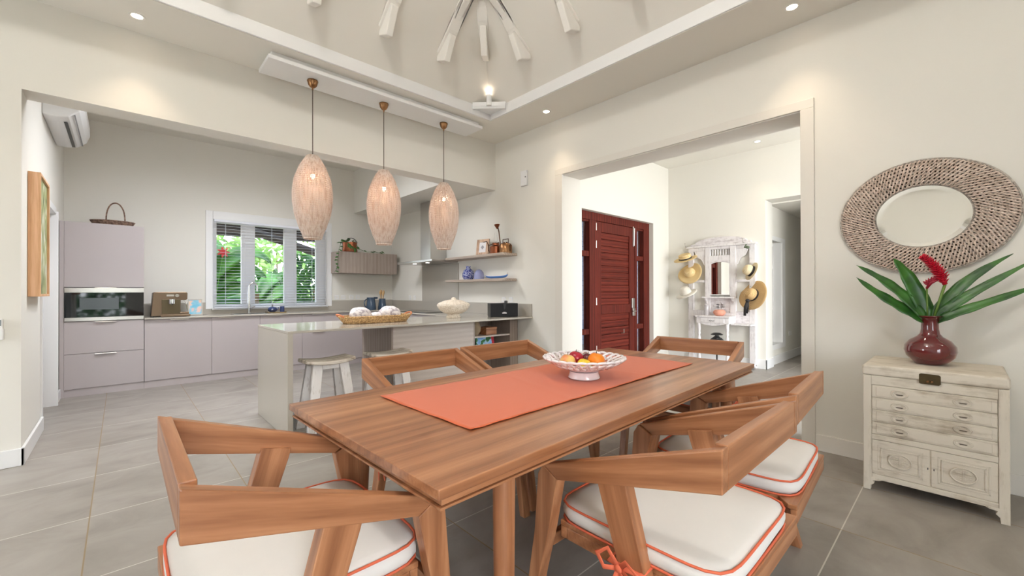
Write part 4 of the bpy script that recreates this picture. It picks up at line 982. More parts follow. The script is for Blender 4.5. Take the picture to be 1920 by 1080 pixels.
# ================================================================ BAR STOOLS
def stool(lab):
    t = thing('bar_stool', lab, 'stool', (0, 0, 0), 0, 'whitewashed bar stools')
    H_ = .64
    def top(u, v):
        x = -.215+.43*u; y = -.145+.29*v
        ed = 1-.22*abs(2*u-1)**4
        return (x, y*ed, H_-.022+.022*(2*u-1)**2)
    n = 20
    mb = MB(); mb.grid(top, 24, 10)
    tp = mb.build('seat', M_stoolt, t, world=False, thick=.03, bev=0, smooth=False)
    tp.modifiers['s'].offset = -1
    tp.modifiers.new('b', 'BEVEL').width = .006
    for sx in (-1, 1):
        for sy in (-1, 1):
            a = Vector((sx*.115, sy*.075, H_-.045)); b = Vector((sx*.19, sy*.14, 0))
            m_ = MB(); w, d = .042, .020
            vs = []
            for p, k in ((a, 1), (b, .9)):
                vs += [(p.x-w*k, p.y-d*k, p.z), (p.x+w*k, p.y-d*k, p.z), (p.x+w*k, p.y+d*k, p.z), (p.x-w*k, p.y+d*k, p.z)]
            m_.add(vs, [(0, 1, 2, 3), (4, 5, 6, 7), (0, 1, 5, 4), (1, 2, 6, 5), (2, 3, 7, 6), (3, 0, 4, 7)])
            m_.build('leg', M_stool, t, world=False, bev=.003)
    for sy in (-1, 1): MB().box(-.074, .074, sy*.078-.012, sy*.078+.012, H_-.095, H_-.048).build('apron', M_stool, t, world=False, bev=.002)
    for sx in (-1, 1): MB().box(sx*.105-.012, sx*.105+.012, -.07, .07, H_-.095, H_-.048).build('apron', M_stool, t, world=False, bev=.002)
    for sy in (-1, 1): MB().box(-.165, .165, sy*.128-.01, sy*.128+.01, .12, .15).build('footrest', M_stool, t, world=False, bev=.002)
    return t
s0 = stool('whitewashed saddle stool nearest the bar\'s stone end')
s1 = copy_thing(s0, (1.985, 3.975, 0), radians(-2), 'second whitewashed stool from the bar\'s stone end, partly behind a dining chair', 'whitewashed bar stools')
s0.location = (1.385, 3.97, 0); s0.rotation_euler = (0, 0, radians(2))

# ================================================================ PENDANTS
CPZ = 3.285
cp = MB().box(.94, 3.335, 4.115, 4.47, CPZ, CPZ+.035).box(.97, 3.30, 4.15, 4.47, CPZ+.035, ZC-.0005)
struct('trim_30', cp, M_trimw, bev=.003)
M_cane = plain('pale_rattan', srgb(222, 196, 176), .7, var=.12, vs=30, trans=0)
bsdf = M_cane.node_tree.nodes['Principled BSDF']
def cane_mat():
    m, nt, b = newmat('translucent_rattan'); o = nt.nodes['Material Output']
    tc = N(nt, 'ShaderNodeTexCoord'); n = N(nt, 'ShaderNodeTexNoise'); n.inputs['Scale'].default_value = 1; n.inputs['Detail'].default_value = 3; mp = N(nt, 'ShaderNodeMapping'); mp.inputs['Scale'].default_value = (70, 70, 5); nt.links.new(tc.outputs['Object'], mp.inputs[0]); nt.links.new(mp.outputs[0], n.inputs['Vector'])
    r = ramp(nt, [(.3, srgb(216, 190, 172)), (.55, srgb(244, 230, 220))]); nt.links.new(n.outputs['Fac'], r.inputs[0]); nt.links.new(r.outputs[0], b.inputs['Base Color']); b.inputs['Roughness'].default_value = .7
    tl = N(nt, 'ShaderNodeBsdfTranslucent'); nt.links.new(r.outputs[0], tl.inputs['Color']); ms = N(nt, 'ShaderNodeMixShader'); ms.inputs[0].default_value = .25
    nt.links.new(b.outputs[0], ms.inputs[1]); nt.links.new(tl.outputs[0], ms.inputs[2]); nt.links.new(ms.outputs[0], o.inputs[0]); return m
M_cane = cane_mat()
def shade_r(v):  # v 0 bottom .. 1 top
    P_ = [(0, .078), (.06, .092), (.15, .122), (.3, .158), (.45, .174), (.55, .176), (.7, .162), (.85, .122), (.93, .088), (1, .052)]
    for (a, ra), (b, rb) in zip(P_, P_[1:]):
        if v <= b: 
            k = (v-a)/(b-a); k = k*k*(3-2*k)*.4+k*.6; return ra+(rb-ra)*k
    return .052
def pendant(lab):
    t = thing('pendant_lamp', lab, 'pendant lamp', (0, 0, 0), 0, 'rattan pendants over the bar')
    zb, zt = 1.752, 2.548
    MB().lathe([(0, CPZ-.001), (.048, CPZ-.001), (.05, CPZ-.012), (.047, CPZ-.014), (.04, CPZ-.045), (.024, CPZ-.066), (.008, CPZ-.075), (.006, CPZ-.095), (0, CPZ-.095)], 28).build('canopy', M_brass, t, world=False, smooth=True)
    MB().tube([(0, 0, CPZ-.09), (0, 0, zt-.05)], .0042, 8).build('cord', plain('grey_brown_cord', srgb(88, 76, 66), .8), t, world=False)
    mb = MB(); nr = 80
    for i in range(nr):
        a = 2*pi*i/nr; w = .0032*(random.random()-.5)
        mb.tube([((shade_r(k/18)+w)*cos(a+.012*sin(k*1.3+i)), (shade_r(k/18)+w)*sin(a+.012*sin(k*1.3+i)), zb+(zt-zb)*k/18) for k in range(19)], .0043, 5)
    nz = 32
    for k in range(nz):
        v = .07+.80*k/(nz-1); r = shade_r(v)
        mb.tube([((r+.0035*(1 if (i+k) % 2 else -1))*cos(2*pi*i/nr), (r+.0035*(1 if (i+k) % 2 else -1))*sin(2*pi*i/nr), zb+(zt-zb)*v+.002*sin(i)) for i in range(nr)], .0044, 4, closed=True)
    mb.build('shade', M_cane, t, world=False, smooth='full')
    MB().tube([(.079*cos(2*pi*i/40), .079*sin(2*pi*i/40), zb) for i in range(40)], .006, 7, closed=True).tube([(.053*cos(2*pi*i/40), .053*sin(2*pi*i/40), zt) for i in range(40)], .006, 7, closed=True).tube([(-.05, 0, zt), (.05, 0, zt)], .004, 6).build('rim', M_cane, t, world=False, smooth='full')
    MB().cyl(.018, zt-.16, zt-.02, (0, 0, 0), 16).build('lamp_holder', M_brass, t, world=False, smooth=True)
    MB().ball((0, 0, zt-.19), .02, 16, 10, (1, 1, 1.3)).build('bulb', plain('warm_bulb', (1, .8, .6, 1), emit=(1, .74, .52, 1), es=9), t, world=False, smooth='full')
    return t
p0 = pendant('nearest rattan pendant, in front of the window')
p1 = copy_thing(p0, (2.092, 4.285, 0), .7, 'middle one of the three rattan pendants over the bar')
p2 = copy_thing(p0, (2.872, 4.295, 0), 1.9, 'farthest rattan pendant, in front of the range hood')
p0.location = (1.358, 4.285, 0)
for x in (1.358, 2.092, 2.872):
    l = bpy.data.lights.new('pendant_glow', 'POINT'); l.energy = 1.4; l.color = (1, .72, .5); l.shadow_soft_size = .012
    o = bpy.data.objects.new('pendant_glow', l); COL.objects.link(o); o.location = (x, 4.288, 2.3)

# ================================================================ CEILING DOWNLIGHTS
def downlight(x, y, z, lab, e=14, spot=True):
    t = thing('downlight', lab, 'ceiling light', (x, y, z-.003), 0, 'recessed ceiling downlights')
    MB().lathe([(.036, z-.0035), (.05, z-.0035), (.052, z-.0005), (.036, z-.0005)], 28, (x, y, 0)).build('ring', M_white, t, smooth=True)
    MB().cyl(.035, z-.0025, z-.001, (x, y, 0), 24).build('lens', plain('downlight_glow', (1, .9, .75, 1), emit=(1, .82, .62, 1), es=14), t)
    if spot:
        l = bpy.data.lights.new('downlight_beam', 'SPOT'); l.energy = e; l.color = (1, .78, .55); l.spot_size = radians(82); l.spot_blend = .9; l.shadow_soft_size = .03
        o = bpy.data.objects.new('downlight_beam', l); COL.objects.link(o); o.location = (x, y, z-.01)
downlight(.089, 4.327, ZC, 'recessed downlight over the left wall, top left')
downlight(3.68, .862, ZC, 'recessed downlight near the wide opening, top right')
downlight(3.683, 3.348, ZC, 'recessed downlight in the ceiling near the pendants\' far end')
downlight(7.05, 2.107, HZ, 'recessed downlight in the hall ceiling', 10)
t = thing('uplighter', 'small white cylinder spotlight on the corner shelf under the vault', 'spotlight', (3.21, 3.84, 3.451))
MB().cyl(.032, 3.451, 3.575, (3.21, 3.84, 0), 20).build('housing', M_trimw, t, smooth=True)
MB().cyl(.026, 3.5755, 3.578, (3.21, 3.84, 0), 20).build('lens', plain('uplight_glow', (1, .9, .75, 1), emit=(1, .84, .66, 1), es=3), t)
l = bpy.data.lights.new('uplighter_beam', 'SPOT'); l.energy = .5; l.color = (1, .80, .60); l.spot_size = radians(120); l.spot_blend = 1; l.shadow_soft_size = .003
o = bpy.data.objects.new('uplighter_beam', l); COL.objects.link(o); o.location = (3.21, 3.84, 3.585); o.rotation_euler = Vector((.9, .9, -1)).to_track_quat('Z', 'Y').to_euler()

for cx_, cy_, lab in ((-2.55, 3.76, 'added unseen cylinder uplighter on the vault ledge above the left doors'), (-2.55, -2.55, 'added unseen cylinder uplighter on the vault ledge behind the room'), (3.14, -2.55, 'added unseen cylinder uplighter on the vault ledge far right of the room')):  # uplighters added in the unseen corners so the vault bounces more light
    t = thing('uplighter', lab, 'spotlight', (cx_, cy_, 3.52))
    MB().cyl(.032, 3.511, 3.575, (cx_, cy_, 0), 20).build('housing', M_trimw, t, smooth=True)
    l = bpy.data.lights.new('uplighter_beam', 'SPOT'); l.energy = 70; l.color = (1, .93, .84); l.spot_size = radians(130); l.spot_blend = 1; l.shadow_soft_size = .04
    o = bpy.data.objects.new('uplighter_beam', l); COL.objects.link(o); o.location = (cx_, cy_, 3.60); o.rotation_euler = Vector(((cx_-.3)*.3, (cy_-.6)*.3, -2)).to_track_quat('Z', 'Y').to_euler()
# wall sensor and thermostat
t = thing('wall_sensor', 'small white alarm sensor high on the wall beside the wide opening', 'sensor', (AX-.02, 3.97, 2.64))
MB().box(AX-.035, AX, 3.93, 4.045, 2.645, 2.85).build('housing', M_trimw, t, bev=.008, bseg=3)
MB().box(AX-.045, AX-.034, 3.915, 3.965, 2.66, 2.82).build('lens_strip', M_trimw, t, bev=.006)
MB().cyl(.009, -.001, .001, (AX-.0455, 3.94, 2.755), 10, rot=(0, pi/2, 0)).build('eye', M_black, t)
t = thing('remote_control', 'white air conditioner remote in its holder on the left wall', 'remote control', (-.625, BY-.01, .91))
MB().box(-.655, -.605, BY-.022, BY-.006, .93, 1.055).build('remote', M_trimw, t, bev=.005)
MB().box(-.66, -.60, BY-.028, BY, .905, .985).build('holder', M_trimw, t, bev=.006)
MB().box(-.648, -.612, BY-.0235, BY-.0222, 1.005, 1.045).build('screen', plain('lcd_grey', srgb(120, 126, 128), .3), t)
MB().cyl(.007, -.001, .001, (-.63, BY-.0285, .955), 10, rot=(pi/2, 0, 0)).build('button', plain('button_grey', srgb(120, 120, 124), .5), t)

# globe lamp added in the vault above the frame, lighting table and floor
t = thing('fill_globe_lamp', 'added white globe lamp, out of view in the vault, lighting the dining table', 'ceiling light', (-.1, 1.1, 4.3))
MB().ball((-.1, 1.1, 4.5), .26, 24, 14).build('globe', plain('fill_globe_glow', (1, 1, 1, 1), emit=(1, .97, .92, 1), es=26), t, smooth='full')
MB().tube([(-.1, 1.1, 4.75), (-.1, 1.1, 5.9)], .01, 8).build('cord', M_trimw, t)
# ================================================================ HALL: FRONT DOOR
dr = sempty('door_2', (5.85, HY+.1, 0)); dr['kind'] = 'structure'
y0, y1 = 3.80, 3.88
f = MB().box(4.83, 4.93, y0-.01, y1+.03, 0, 2.43).box(6.68, 6.87, y0-.01, y1+.03, 0, 2.43).box(4.93, 6.68, y0-.01, y1+.03, 2.31, 2.43)
f.box(5.12, 5.285, y0-.01, y1+.03, 0, 2.31).box(6.37+.03, 6.46, y0-.01, y1+.03, 0, 2.31)
for a, b in ((4.93, 5.12), (6.46, 6.68)):
    for z0, z1 in ((1.76, 1.84), (.59, .67), (0, .10), (2.28, 2.31)): f.box(a, b, y0+.005, y1, z0, z1)
f.build('door_frame', M_doorz, dr, bev=.004)
for a, b in ((4.93, 5.12), (6.46, 6.68)):
    for z0, z1 in ((.1, .59), (.67, 1.76), (1.84, 2.28)): MB().box(a, b, y0+.035, y0+.041, z0, z1).build('pane', M_glass, dr)
lf = MB().box(5.287, 5.43, y0, y1, .01, 2.305).box(6.23, 6.398, y0, y1, .01, 2.305)
lf.box(5.43, 6.23, y0, y1, 2.15, 2.305).box(5.43, 6.23, y0, y1, .88, 1.02).box(5.43, 6.23, y0, y1, .01, .12)
leaf = lf.build('door_leaf', M_doorz, dr, bev=.004)
MB().box(5.43, 6.23, y0+.062, y1-.001, .12, 2.15).build('backing', M_doorz, leaf)
bd = MB()
for z0, z1, n in ((.12, .88, 7), (1.02, 2.15, 11)):
    h = (z1-z0)/n
    for i in range(n): bd.box(5.43, 6.23, y0+.014+.004*(i % 2), y1-.019, z0+i*h+.003, z0+(i+1)*h-.003)
bd.build('boards', M_door, leaf, bev=.003)
for z in (2.22, 1.95, 1.08, .35): MB().cyl(.012, z-.055, z+.055, (5.289, y0-.004, 0), 12).build('hinge', M_steel, leaf, smooth=True)
MB().box(6.28, 6.36, y0-.022, y0, .95, 1.12).box(6.29, 6.37, y0-.03, y0, .82, .95).build('lock_plate', M_steel, leaf, bev=.006)
MB().tube([(6.33, y0-.03, .90), (6.33, y0-.06, .90), (6.24, y0-.06, .90)], .010, 8).build('lever_handle', M_steel, leaf, smooth=True)
MB().box(6.33, 6.36, y0-.014, y0, 1.99, 2.33).tube([(6.345, y0-.02, 2.0), (6.345, y0-.03, 2.30)], .008, 8).build('door_bolt', M_steel, leaf, bev=.003)
MB().tube([(5.98, y0-.002, .55), (5.98, y0-.05, .56), (5.98, y0-.05, .62)], .009, 8).build('hook', M_steel, leaf, smooth=True)

# ================================================================ HAT RACK (hall stand)
t = thing('hall_stand', 'carved whitewashed hall stand with mirror and small table, hats on its hooks', 'hall stand', (7.35, 2.78, 0))
XW = 7.432; XF = 7.375
def bar(name, ya, yb, z0, z1, xf=XF, m=None, bev=.005): return MB().box(xf, XW, min(ya, yb), max(ya, yb), z0, z1).build(name, m or M_rack, t, bev=bev)
bar('post', 3.32, 3.23, 0, 2.02); bar('post', 2.33, 2.24, 0, 2.02)
arch = [(2.30, 2.0), (2.30, 2.05)] + [(2.78-.40*cos(a)*1.05, 2.05+.10*sin(a)) for a in [pi*i/16 for i in range(17)]] + [(3.27, 2.05), (3.27, 2.0)]
MB().prism(arch, XF-.01, XW, 'x').build('crest', M_rackc, t, bev=.006)
MB().box(XF-.035, XW, 2.22, 3.34, 1.985, 2.015).build('cornice', M_rack, t, bev=.006)
bar('frame_upright', 3.025, 2.94, .87, 1.985, XF-.005); bar('frame_upright', 2.62, 2.53, .87, 1.985, XF-.005)
MB().box(XF, XW, 2.62, 2.94, 1.94, 1.985).box(XF, XW, 2.62, 2.94, 1.75, 1.835).build('cross_rail', M_rack, t, bev=.004)
pts = [(2.62, 1.75)] + [(2.62+.32*i/12, 1.69-.0+.035*sin(pi*i/12)) for i in range(13)] + [(2.94, 1.75)]
MB().prism(pts, XF-.004, XF+.02, 'x').build('mirror_arch', M_rackc, t, bev=.003)
mb = MB()
for i in range(7):
    y = 2.65+.043*i
    mb.lathe([(0, 1.836), (.006, 1.836), (.008, 1.85), (.013, 1.875), (.006, 1.895), (.012, 1.92), (.006, 1.939), (0, 1.939)], 10, (XF+.03, y, 0))
mb.build('spindles', M_rack, t, smooth=True)
MB().box(XF+.005, XF+.02, 2.62, 2.94, 1.165, 1.75).build('mirror', M_mirror, t)
MB().box(XF-.004, XF+.004, 2.62, 2.635, 1.165, 1.70).box(XF-.004, XF+.004, 2.925, 2.94, 1.165, 1.70).box(XF-.004, XF+.004, 2.635, 2.925, 1.165, 1.18).build('mirror_bead', M_rack, t)
MB().box(XF-.11, XW, 2.53, 3.045, 1.115, 1.14).build('ledge', M_rack, t, bev=.006)
for y in (2.56, 2.995):
    MB().prism([(XF, 1.0), (XF, 1.115), (XF-.09, 1.115), (XF-.07, 1.075), (XF-.025, 1.05)], y-.012, y+.012, 'y').build('ledge_bracket', M_rack, t, bev=.003)
bar('carved_panel', 2.94, 2.62, .86, 1.115, XF+.01, M_rackc)
mb = MB()
for k in range(8): mb.tube([(XF+.006, 2.78+.075*cos(a)*(1+.35*cos(4*a))*(.4+.08*k), .985+.055*sin(a)*(1+.35*cos(4*a))*(.4+.08*k)) for a in [2*pi*i/40 for i in range(40)]], .0045, 5, closed=True)
mb.build('carving', M_rack, t)
for ya, yb, s in ((3.23, 3.025, 1), (2.53, 2.33, -1)):
    bar('side_rail', ya, yb, 1.385, 1.425); bar('side_rail', ya, yb, 1.93, 1.985)
    inner = yb if s > 0 else ya; outer = ya if s > 0 else yb; w = abs(ya-yb)
    po = [(outer, 1.93), (inner, 1.93), (inner, 1.68)] + [(inner+s*w*(.12+.8*(i/8)), 1.68+.24*(i/8)**1.0+.03*sin(2*pi*i/8)) for i in range(9)]
    MB().prism(po, XF+.008, XF+.035, 'x').build('corner_bracket', M_rack, t, bev=.003)
bar('back_board', 3.23, 3.025, .80, .90); bar('back_board', 2.53, 2.33, .70, .90, XF, M_rackc); bar('back_board', 3.03, 2.53, .70, .87)
# table part
MB().box(7.10, XF, 2.535, 3.09, .80, .825).build('table_top', M_rack, t, bev=.006)
MB().box(7.12, XF, 2.55, 3.07, .70, .80).prism([(2.60, .70), (2.70, .672), (2.81, .66), (2.92, .672), (3.02, .70)], 7.122, 7.135, 'x').build('table_apron', M_rack, t, bev=.004)
dw = MB().box(7.112, 7.121, 2.62, 3.0, .715, .785).build('drawer', M_rack, t, bev=.003)
MB().tube([(7.108, 2.77, .75), (7.10, 2.79, .742), (7.098, 2.81, .75), (7.10, 2.83, .742), (7.108, 2.85, .75)], .004, 6).build('pull', plain('dark_iron', srgb(70, 56, 52), .5, .6), dw, smooth='full')
MB().box(7.16, XF, 2.245, 2.535, .685, .71).build('side_shelf', M_rack, t, bev=.004)
tl = [(0, 0), (.022, 0), (.024, .05), (.014, .07), (.026, .12), (.020, .2), (.014, .24), (.026, .27), (.014, .30), (.024, .38), (.026, .46), (.014, .50), (.026, .53), (.018, .56), (.026, .60), (.027, .70), (0, .70)]
for y in (2.585, 3.035): MB().lathe(tl, 16, (7.15, y, 0)).build('turned_leg', M_rack, t, smooth=True)
MB().box(7.12, XW, 2.24, 3.32, .03, .06).build('base_board', M_rack, t, bev=.004)
MB().box(7.18, 7.36, 2.28, 2.50, .061, .075).build('umbrella_tray', M_black, t)
for y, z in ((3.34, 2.02), (3.275, 1.86), (3.275, 1.58), (3.275, 1.27), (2.285, 1.62), (2.285, 1.25), (2.40, 2.02)):
    MB().tube([(XF, y, z), (XF-.05, y, z-.01), (XF-.075, y, z+.015), (XF-.08, y, z+.05)], .006, 7).ball((XF-.08, y, z+.055), .011, 8, 6).build('hook', M_steel, t, smooth='full')
MB().tube([(XF-.04, 2.36, 1.98), (XF-.08, 2.37, 1.93), (XF-.1, 2.33, 1.925)], .012, 8).ball((XF-.1, 2.32, 1.93), .03, 12, 8, (.6, 1, .8)).build('brass_hook', plain('verdigris', srgb(110, 124, 104), .5, .5), t, smooth='full')

# ---- hats
def straw(name, c1, c2):
    m, nt, b = newmat(name); tc = N(nt, 'ShaderNodeTexCoord'); w = N(nt, 'ShaderNodeTexWave', wave_type='RINGS', rings_direction='Z'); w.inputs['Scale'].default_value = 42; w.inputs['Distortion'].default_value = .8
    nt.links.new(tc.outputs['Object'], w.inputs['Vector']); r = ramp(nt, [(.2, c1), (.7, c2)]); nt.links.new(w.outputs['Fac'], r.inputs[0]); nt.links.new(r.outputs[0], b.inputs['Base Color']); b.inputs['Roughness'].default_value = .8
    return m
M_band = plain('black_ribbon', (.02, .018, .02, 1), .6)
def hat(label, loc, axis, rb, hc, rc, m, band, dome=.4, wave=0, oval=1.1, curl=0, hw=.03, tails=False):
    ax = Vector(axis).normalized()
    t = thing('hat', label, 'hat', loc, 0)
    q = ax.to_track_quat('Z', 'Y').to_matrix()
    def xf(mb):
        for i, v in enumerate(mb.v): mb.v[i] = tuple(q @ Vector((v[0]*oval, v[1], v[2])) + Vector(loc))
        return mb
    pr = [(rb, curl)] + [(rc+(rb-rc)*k, curl*k*k) for k in (.75, .5, .25)] + [(rc, .002), (rc*.98, hc*.5), (rc*.92, hc*(1-dome*.45)), (rc*.75, hc*(1-dome*.12)), (rc*.4, hc), (0, hc*(1-.04))]
    ph = (lambda a, z, k: 1) 
    mb = MB().lathe(pr, 40, phase=ph)
    if wave:
        for i, v in enumerate(mb.v):
            r = sqrt(v[0]**2+v[1]**2)
            if r > rc*1.05: mb.v[i] = (v[0], v[1], v[2]+wave*((r-rc)/(rb-rc))*sin(2*atan2(v[1], v[0])+.6))
    xf(mb).build('crown_and_brim', m, t, smooth=60, thick=.004)
    if band: xf(MB().lathe([(rc+.004, .004), (rc+.004, .004+hw), (rc+.001, .004+hw), (rc+.001, .004), (rc+.004, .004)], 36)).build('hat_band', M_band, t, smooth=True)
    return t, q
ST1 = straw('golden_straw', srgb(214, 184, 128), srgb(234, 210, 160)); ST2 = straw('pale_straw', srgb(222, 204, 164), srgb(240, 226, 192)); ST3 = straw('tan_straw', srgb(196, 160, 108), srgb(222, 190, 140))
ST4 = plain('white_felt', srgb(230, 226, 216), .9)
hat('flat-topped golden straw boater with a thin black band, top left hook', (7.27, 3.32, 1.80), (-.38, .1, .9), .185, .085, .098, ST1, True, dome=.1, hw=.02)
hat('wide golden straw hat without a band, middle left hook', (7.32, 3.26, 1.55), (-.88, .12, .40), .20, .10, .088, ST1, False, dome=.9, wave=.02)
hat('white cloth sun hat on the lowest left hook', (7.27, 3.31, 1.20), (-.42, .25, .85), .18, .115, .09, ST4, False, dome=1.0, curl=-.02)
hat('small cream fedora with a wide black band, upper right hook', (7.30, 2.27, 1.545), (-.55, .62, .35), .15, .12, .085, ST2, True, dome=.6, hw=.035)
th, q = hat('large tan straw hat with a black ribbon bow, lower right hook', (7.30, 2.25, 1.17), (-.80, .45, .30), .24, .12, .095, ST3, True, dome=.8, wave=.015, hw=.03)
kp = Vector((7.30, 2.25, 1.17)) + q @ Vector((0, -.10, .01)) 
kp = Vector((7.17, 2.29, 1.085))
MB().ball(kp, .03, 12, 8, (.6, 1.1, .9)).tube([kp, kp+Vector((-.005, .03, -.10)), kp+Vector((.01, .045, -.24))], [.018, .024, .02], 8, flat=.25, upv=(1, 0, 0)).tube([kp, kp+Vector((0, .0, -.09)), kp+Vector((.01, .02, -.2))], [.018, .022, .02], 8, flat=.25, upv=(1, 0, 0)).build('ribbon_bow', M_band, th, smooth='full')
# small things on the stand
tag(MB().lathe([(0, .8255), (.04, .8255), (.042, .83), (.042, .98), (.036, 1.0), (.033, 1.0), (.038, .975), (.038, .835), (0, .832)], 24, (7.22, 2.94, 0)).build('glass_jar', plain('grey_glass', srgb(206, 202, 204), .15, alpha=.65, coat=.4), smooth=True), 'tall clear glass jar on the hall stand table', 'jar')
tag(MB().lathe([(0, .8255), (.05, .8255), (.085, .85), (.095, .885), (.085, .91), (.06, .925), (.05, .92), (.08, .885), (.07, .86), (0, .84)], 28, (7.24, 2.74, 0)).build('pot', plain('pink_terracotta', srgb(216, 152, 130), .7, var=.2, vs=25), smooth=True), 'pink clay pot on the hall stand table', 'pot')
t = thing('lantern', 'dark iron lantern standing on the base board of the hall stand', 'lantern', (7.26, 2.79, .0605))
MI = plain('lantern_iron', srgb(84, 84, 84), .45, .7)
z = .0605
MB().cyl(.085, z, z+.015, (7.26, 2.79, 0), 16).box(7.25, 7.27, 2.78, 2.80, z+.015, z+.20).lathe([(.085, z+.20), (.095, z+.21), (.095, z+.225), (.03, z+.25), (.03, z+.26), (0, z+.26)], 16, (7.26, 2.79, 0)).build('stand', MI, t)
MB().lathe([(.06, z+.262), (.11, z+.29), (.115, z+.33), (.10, z+.37), (.06, z+.39), (.06, z+.40), (.04, z+.42), (0, z+.43)], 20, (7.26, 2.79, 0)).build('body', MI, t, smooth=True)
MB().lathe([(0, z+.47), (.09, z+.445), (.095, z+.455), (.05, z+.478), (0, z+.482)], 20, (7.26, 2.79, 0)).tube([(7.26, 2.79, z+.42), (7.26, 2.79, z+.455)], .03, 10).build('cap', MI, t, smooth=True)
mb = MB()
for i in range(9):
    a = 2*pi*i/9; mb.tube([(7.26+.112*cos(a), 2.79+.112*sin(a), z+.285), (7.26+.118*cos(a), 2.79+.118*sin(a), z+.33), (7.26+.07*cos(a), 2.79+.07*sin(a), z+.395)], .006, 5)
mb.build('cage', MI, t)
# hall corridor socket
t = thing('power_socket', 'white double socket low on the corridor wall beyond the hall', 'socket', (8.95, CY, .42), group='white wall sockets')
MB().box(8.90, 9.05, CY-.01, CY, .42, .50).build('plate', M_trimw, t, bev=.003); MB().cyl(.018, -.0005, .002, (8.975, CY-.010, .46), 14, rot=(pi/2, 0, 0)).build('outlet', M_white, t)

# ================================================================ WHITE CHEST
t = thing('chest_of_drawers', 'small whitewashed carved chest with four thin drawers and two doors', 'chest', (3.67, .13, 0))
F = 3.41; B = 3.935; YL, YR = .428, -.168
MB().box(F+.012, B, YR+.012, YL-.012, .075, .715).build('carcass', M_wash, t)
lid = MB().box(F-.004, B, YR-.004, YL+.004, .712, .777).build('lid', M_wash, t, bev=.014, bseg=3)
for a, b in ((YL, YL-.04), (YR+.04, YR)):
    MB().box(F, F+.04, b, a, .075, .712).build('stile', M_washz, t, bev=.004)
    MB().box(B-.04, B, b, a, .075, .712).build('stile', M_washz, t, bev=.004)
for za, zb_ in ((.655, .712), (.318, .350), (.072, .103)): MB().box(F+.002, F+.03, YR+.04, YL-.04, za, zb_).build('rail', M_wash, t, bev=.003)
for sy, ys in ((1, YL), (-1, YR)):
    po = [(ys, 0), (ys, .08), (ys-sy*.10, .08), (ys-sy*.075, .065), (ys-sy*.045, .062), (ys-sy*.052, .045), (ys-sy*.036, .03), (ys-sy*.034, 0)]
    MB().prism(po, F, F+.04, 'x').build('foot', M_washz, t, bev=.003)
    MB().prism([(B, 0), (B, .08), (B-.09, .08), (B-.05, .05), (B-.04, 0)], ys-.02 if sy > 0 else ys, ys if sy > 0 else ys+.02, 'y').build('foot', M_washz, t, bev=.003)
zs = [(.578, .653), (.503, .576), (.428, .501), (.352, .426)]
def medal(mb, y, z, ry, rz_, x):
    for k, w in ((1, .0035), (.72, .003)): mb.tube([(x, y+ry*k*cos(a), z+rz_*k*sin(a)) for a in [2*pi*i/32 for i in range(32)]], w, 6, closed=True)
for z0, z1 in zs:
    d = MB().box(F+.004, F+.028, YR+.042, YL-.042, z0, z1).build('drawer', M_wash, t, bev=.003)
    MB().box(F+.0005, F+.004, YR+.062, YL-.062, z0+.010, z1-.010).build('drawer_panel', M_wash, d, bev=.002)
    for y in (.259, 0.0):
        mb = MB(); zc = (z0+z1)/2
        mb.lathe([(0, 0), (.040, 0), (.036, .004), (.028, .005), (.024, .002), (0, .001)], 28, rot=(0, -pi/2, 0), c=(F+.001, y, zc), sx=.62)
        mb.tube([(F-.004, y+.036*cos(a), zc+.021*sin(a)) for a in [2*pi*i/28 for i in range(28)]], .0022, 6, closed=True)
        for kk in (-.022, -.011, .011, .022): mb.tube([(F-.004, y+kk, zc+.014), (F-.005, y+kk*.8, zc+.009)], .002, 5)
        mb.build('handle', M_wash, d, smooth=True)
        MB().prism([(y-.018, zc-.001), (y+.018, zc-.001), (y+.012, zc-.007), (y-.012, zc-.007)], F-.0065, F-.0055, 'x').build('finger_slot', plain('slot_shadow_wood', srgb(96, 86, 74), .9), d)
for ya, yb, kx in ((.388, .131, .14), (.128, -.128, .115)):
    d = MB().box(F+.006, F+.028, yb+.001, ya-.001, .105, .316).build('cabinet_door', M_wash, t, bev=.003)
    for i, (dd, xx) in enumerate(((.028, .004), (.042, .001))):
        MB().box(F+xx, F+.006, yb+dd, yb+dd+.007, .105+dd, .316-dd).box(F+xx, F+.006, ya-dd-.007, ya-dd, .105+dd, .316-dd).box(F+xx, F+.006, yb+dd, ya-dd, .105+dd, .112+dd).box(F+xx, F+.006, yb+dd, ya-dd, .309-dd, .316-dd).build('moulding', M_wash, d, bev=.0015)
    yc = (ya+yb)/2; zc = .2105
    mb = MB()
    mb.lathe([(0, 0), (.05, 0), (.048, .003), (0, .003)], 36, rot=(0, -pi/2, 0), c=(F+.005, yc, zc), sx=.82)
    mb.tube([(F-.001, yc+.050*cos(a), zc+.041*sin(a)) for a in [2*pi*i/36 for i in range(36)]], .0042, 6, closed=True)
    for dz, w in ((0, .036), (.012, .030), (-.012, .030), (.024, .018), (-.024, .018)): mb.box(F-.004, F+.003, yc-w, yc-.006, zc+dz-.0022, zc+dz+.0022).box(F-.004, F+.003, yc+.006, yc+w, zc+dz-.0022, zc+dz+.0022)
    mb.box(F-.001, F+.003, yc-.0025, yc+.0025, zc-.030, zc+.030)
    mb.build('medallion', M_wash, d, bev=.0008)
    MB().box(F+.0045, F+.0062, kx-.002, kx+.002, .20, .212).build('keyhole', M_black, d)
MB().prism([(.174, .700), (.166, .696), (.093, .694), (.085, .702), (.085, .748), (.093, .754), (.166, .756), (.174, .750)], F-.008, F-.003, 'x').build('lock_plate', plain('dark_lock_brass', srgb(84, 72, 50), .45, .8, var=.3, vs=40), t, bev=.001)
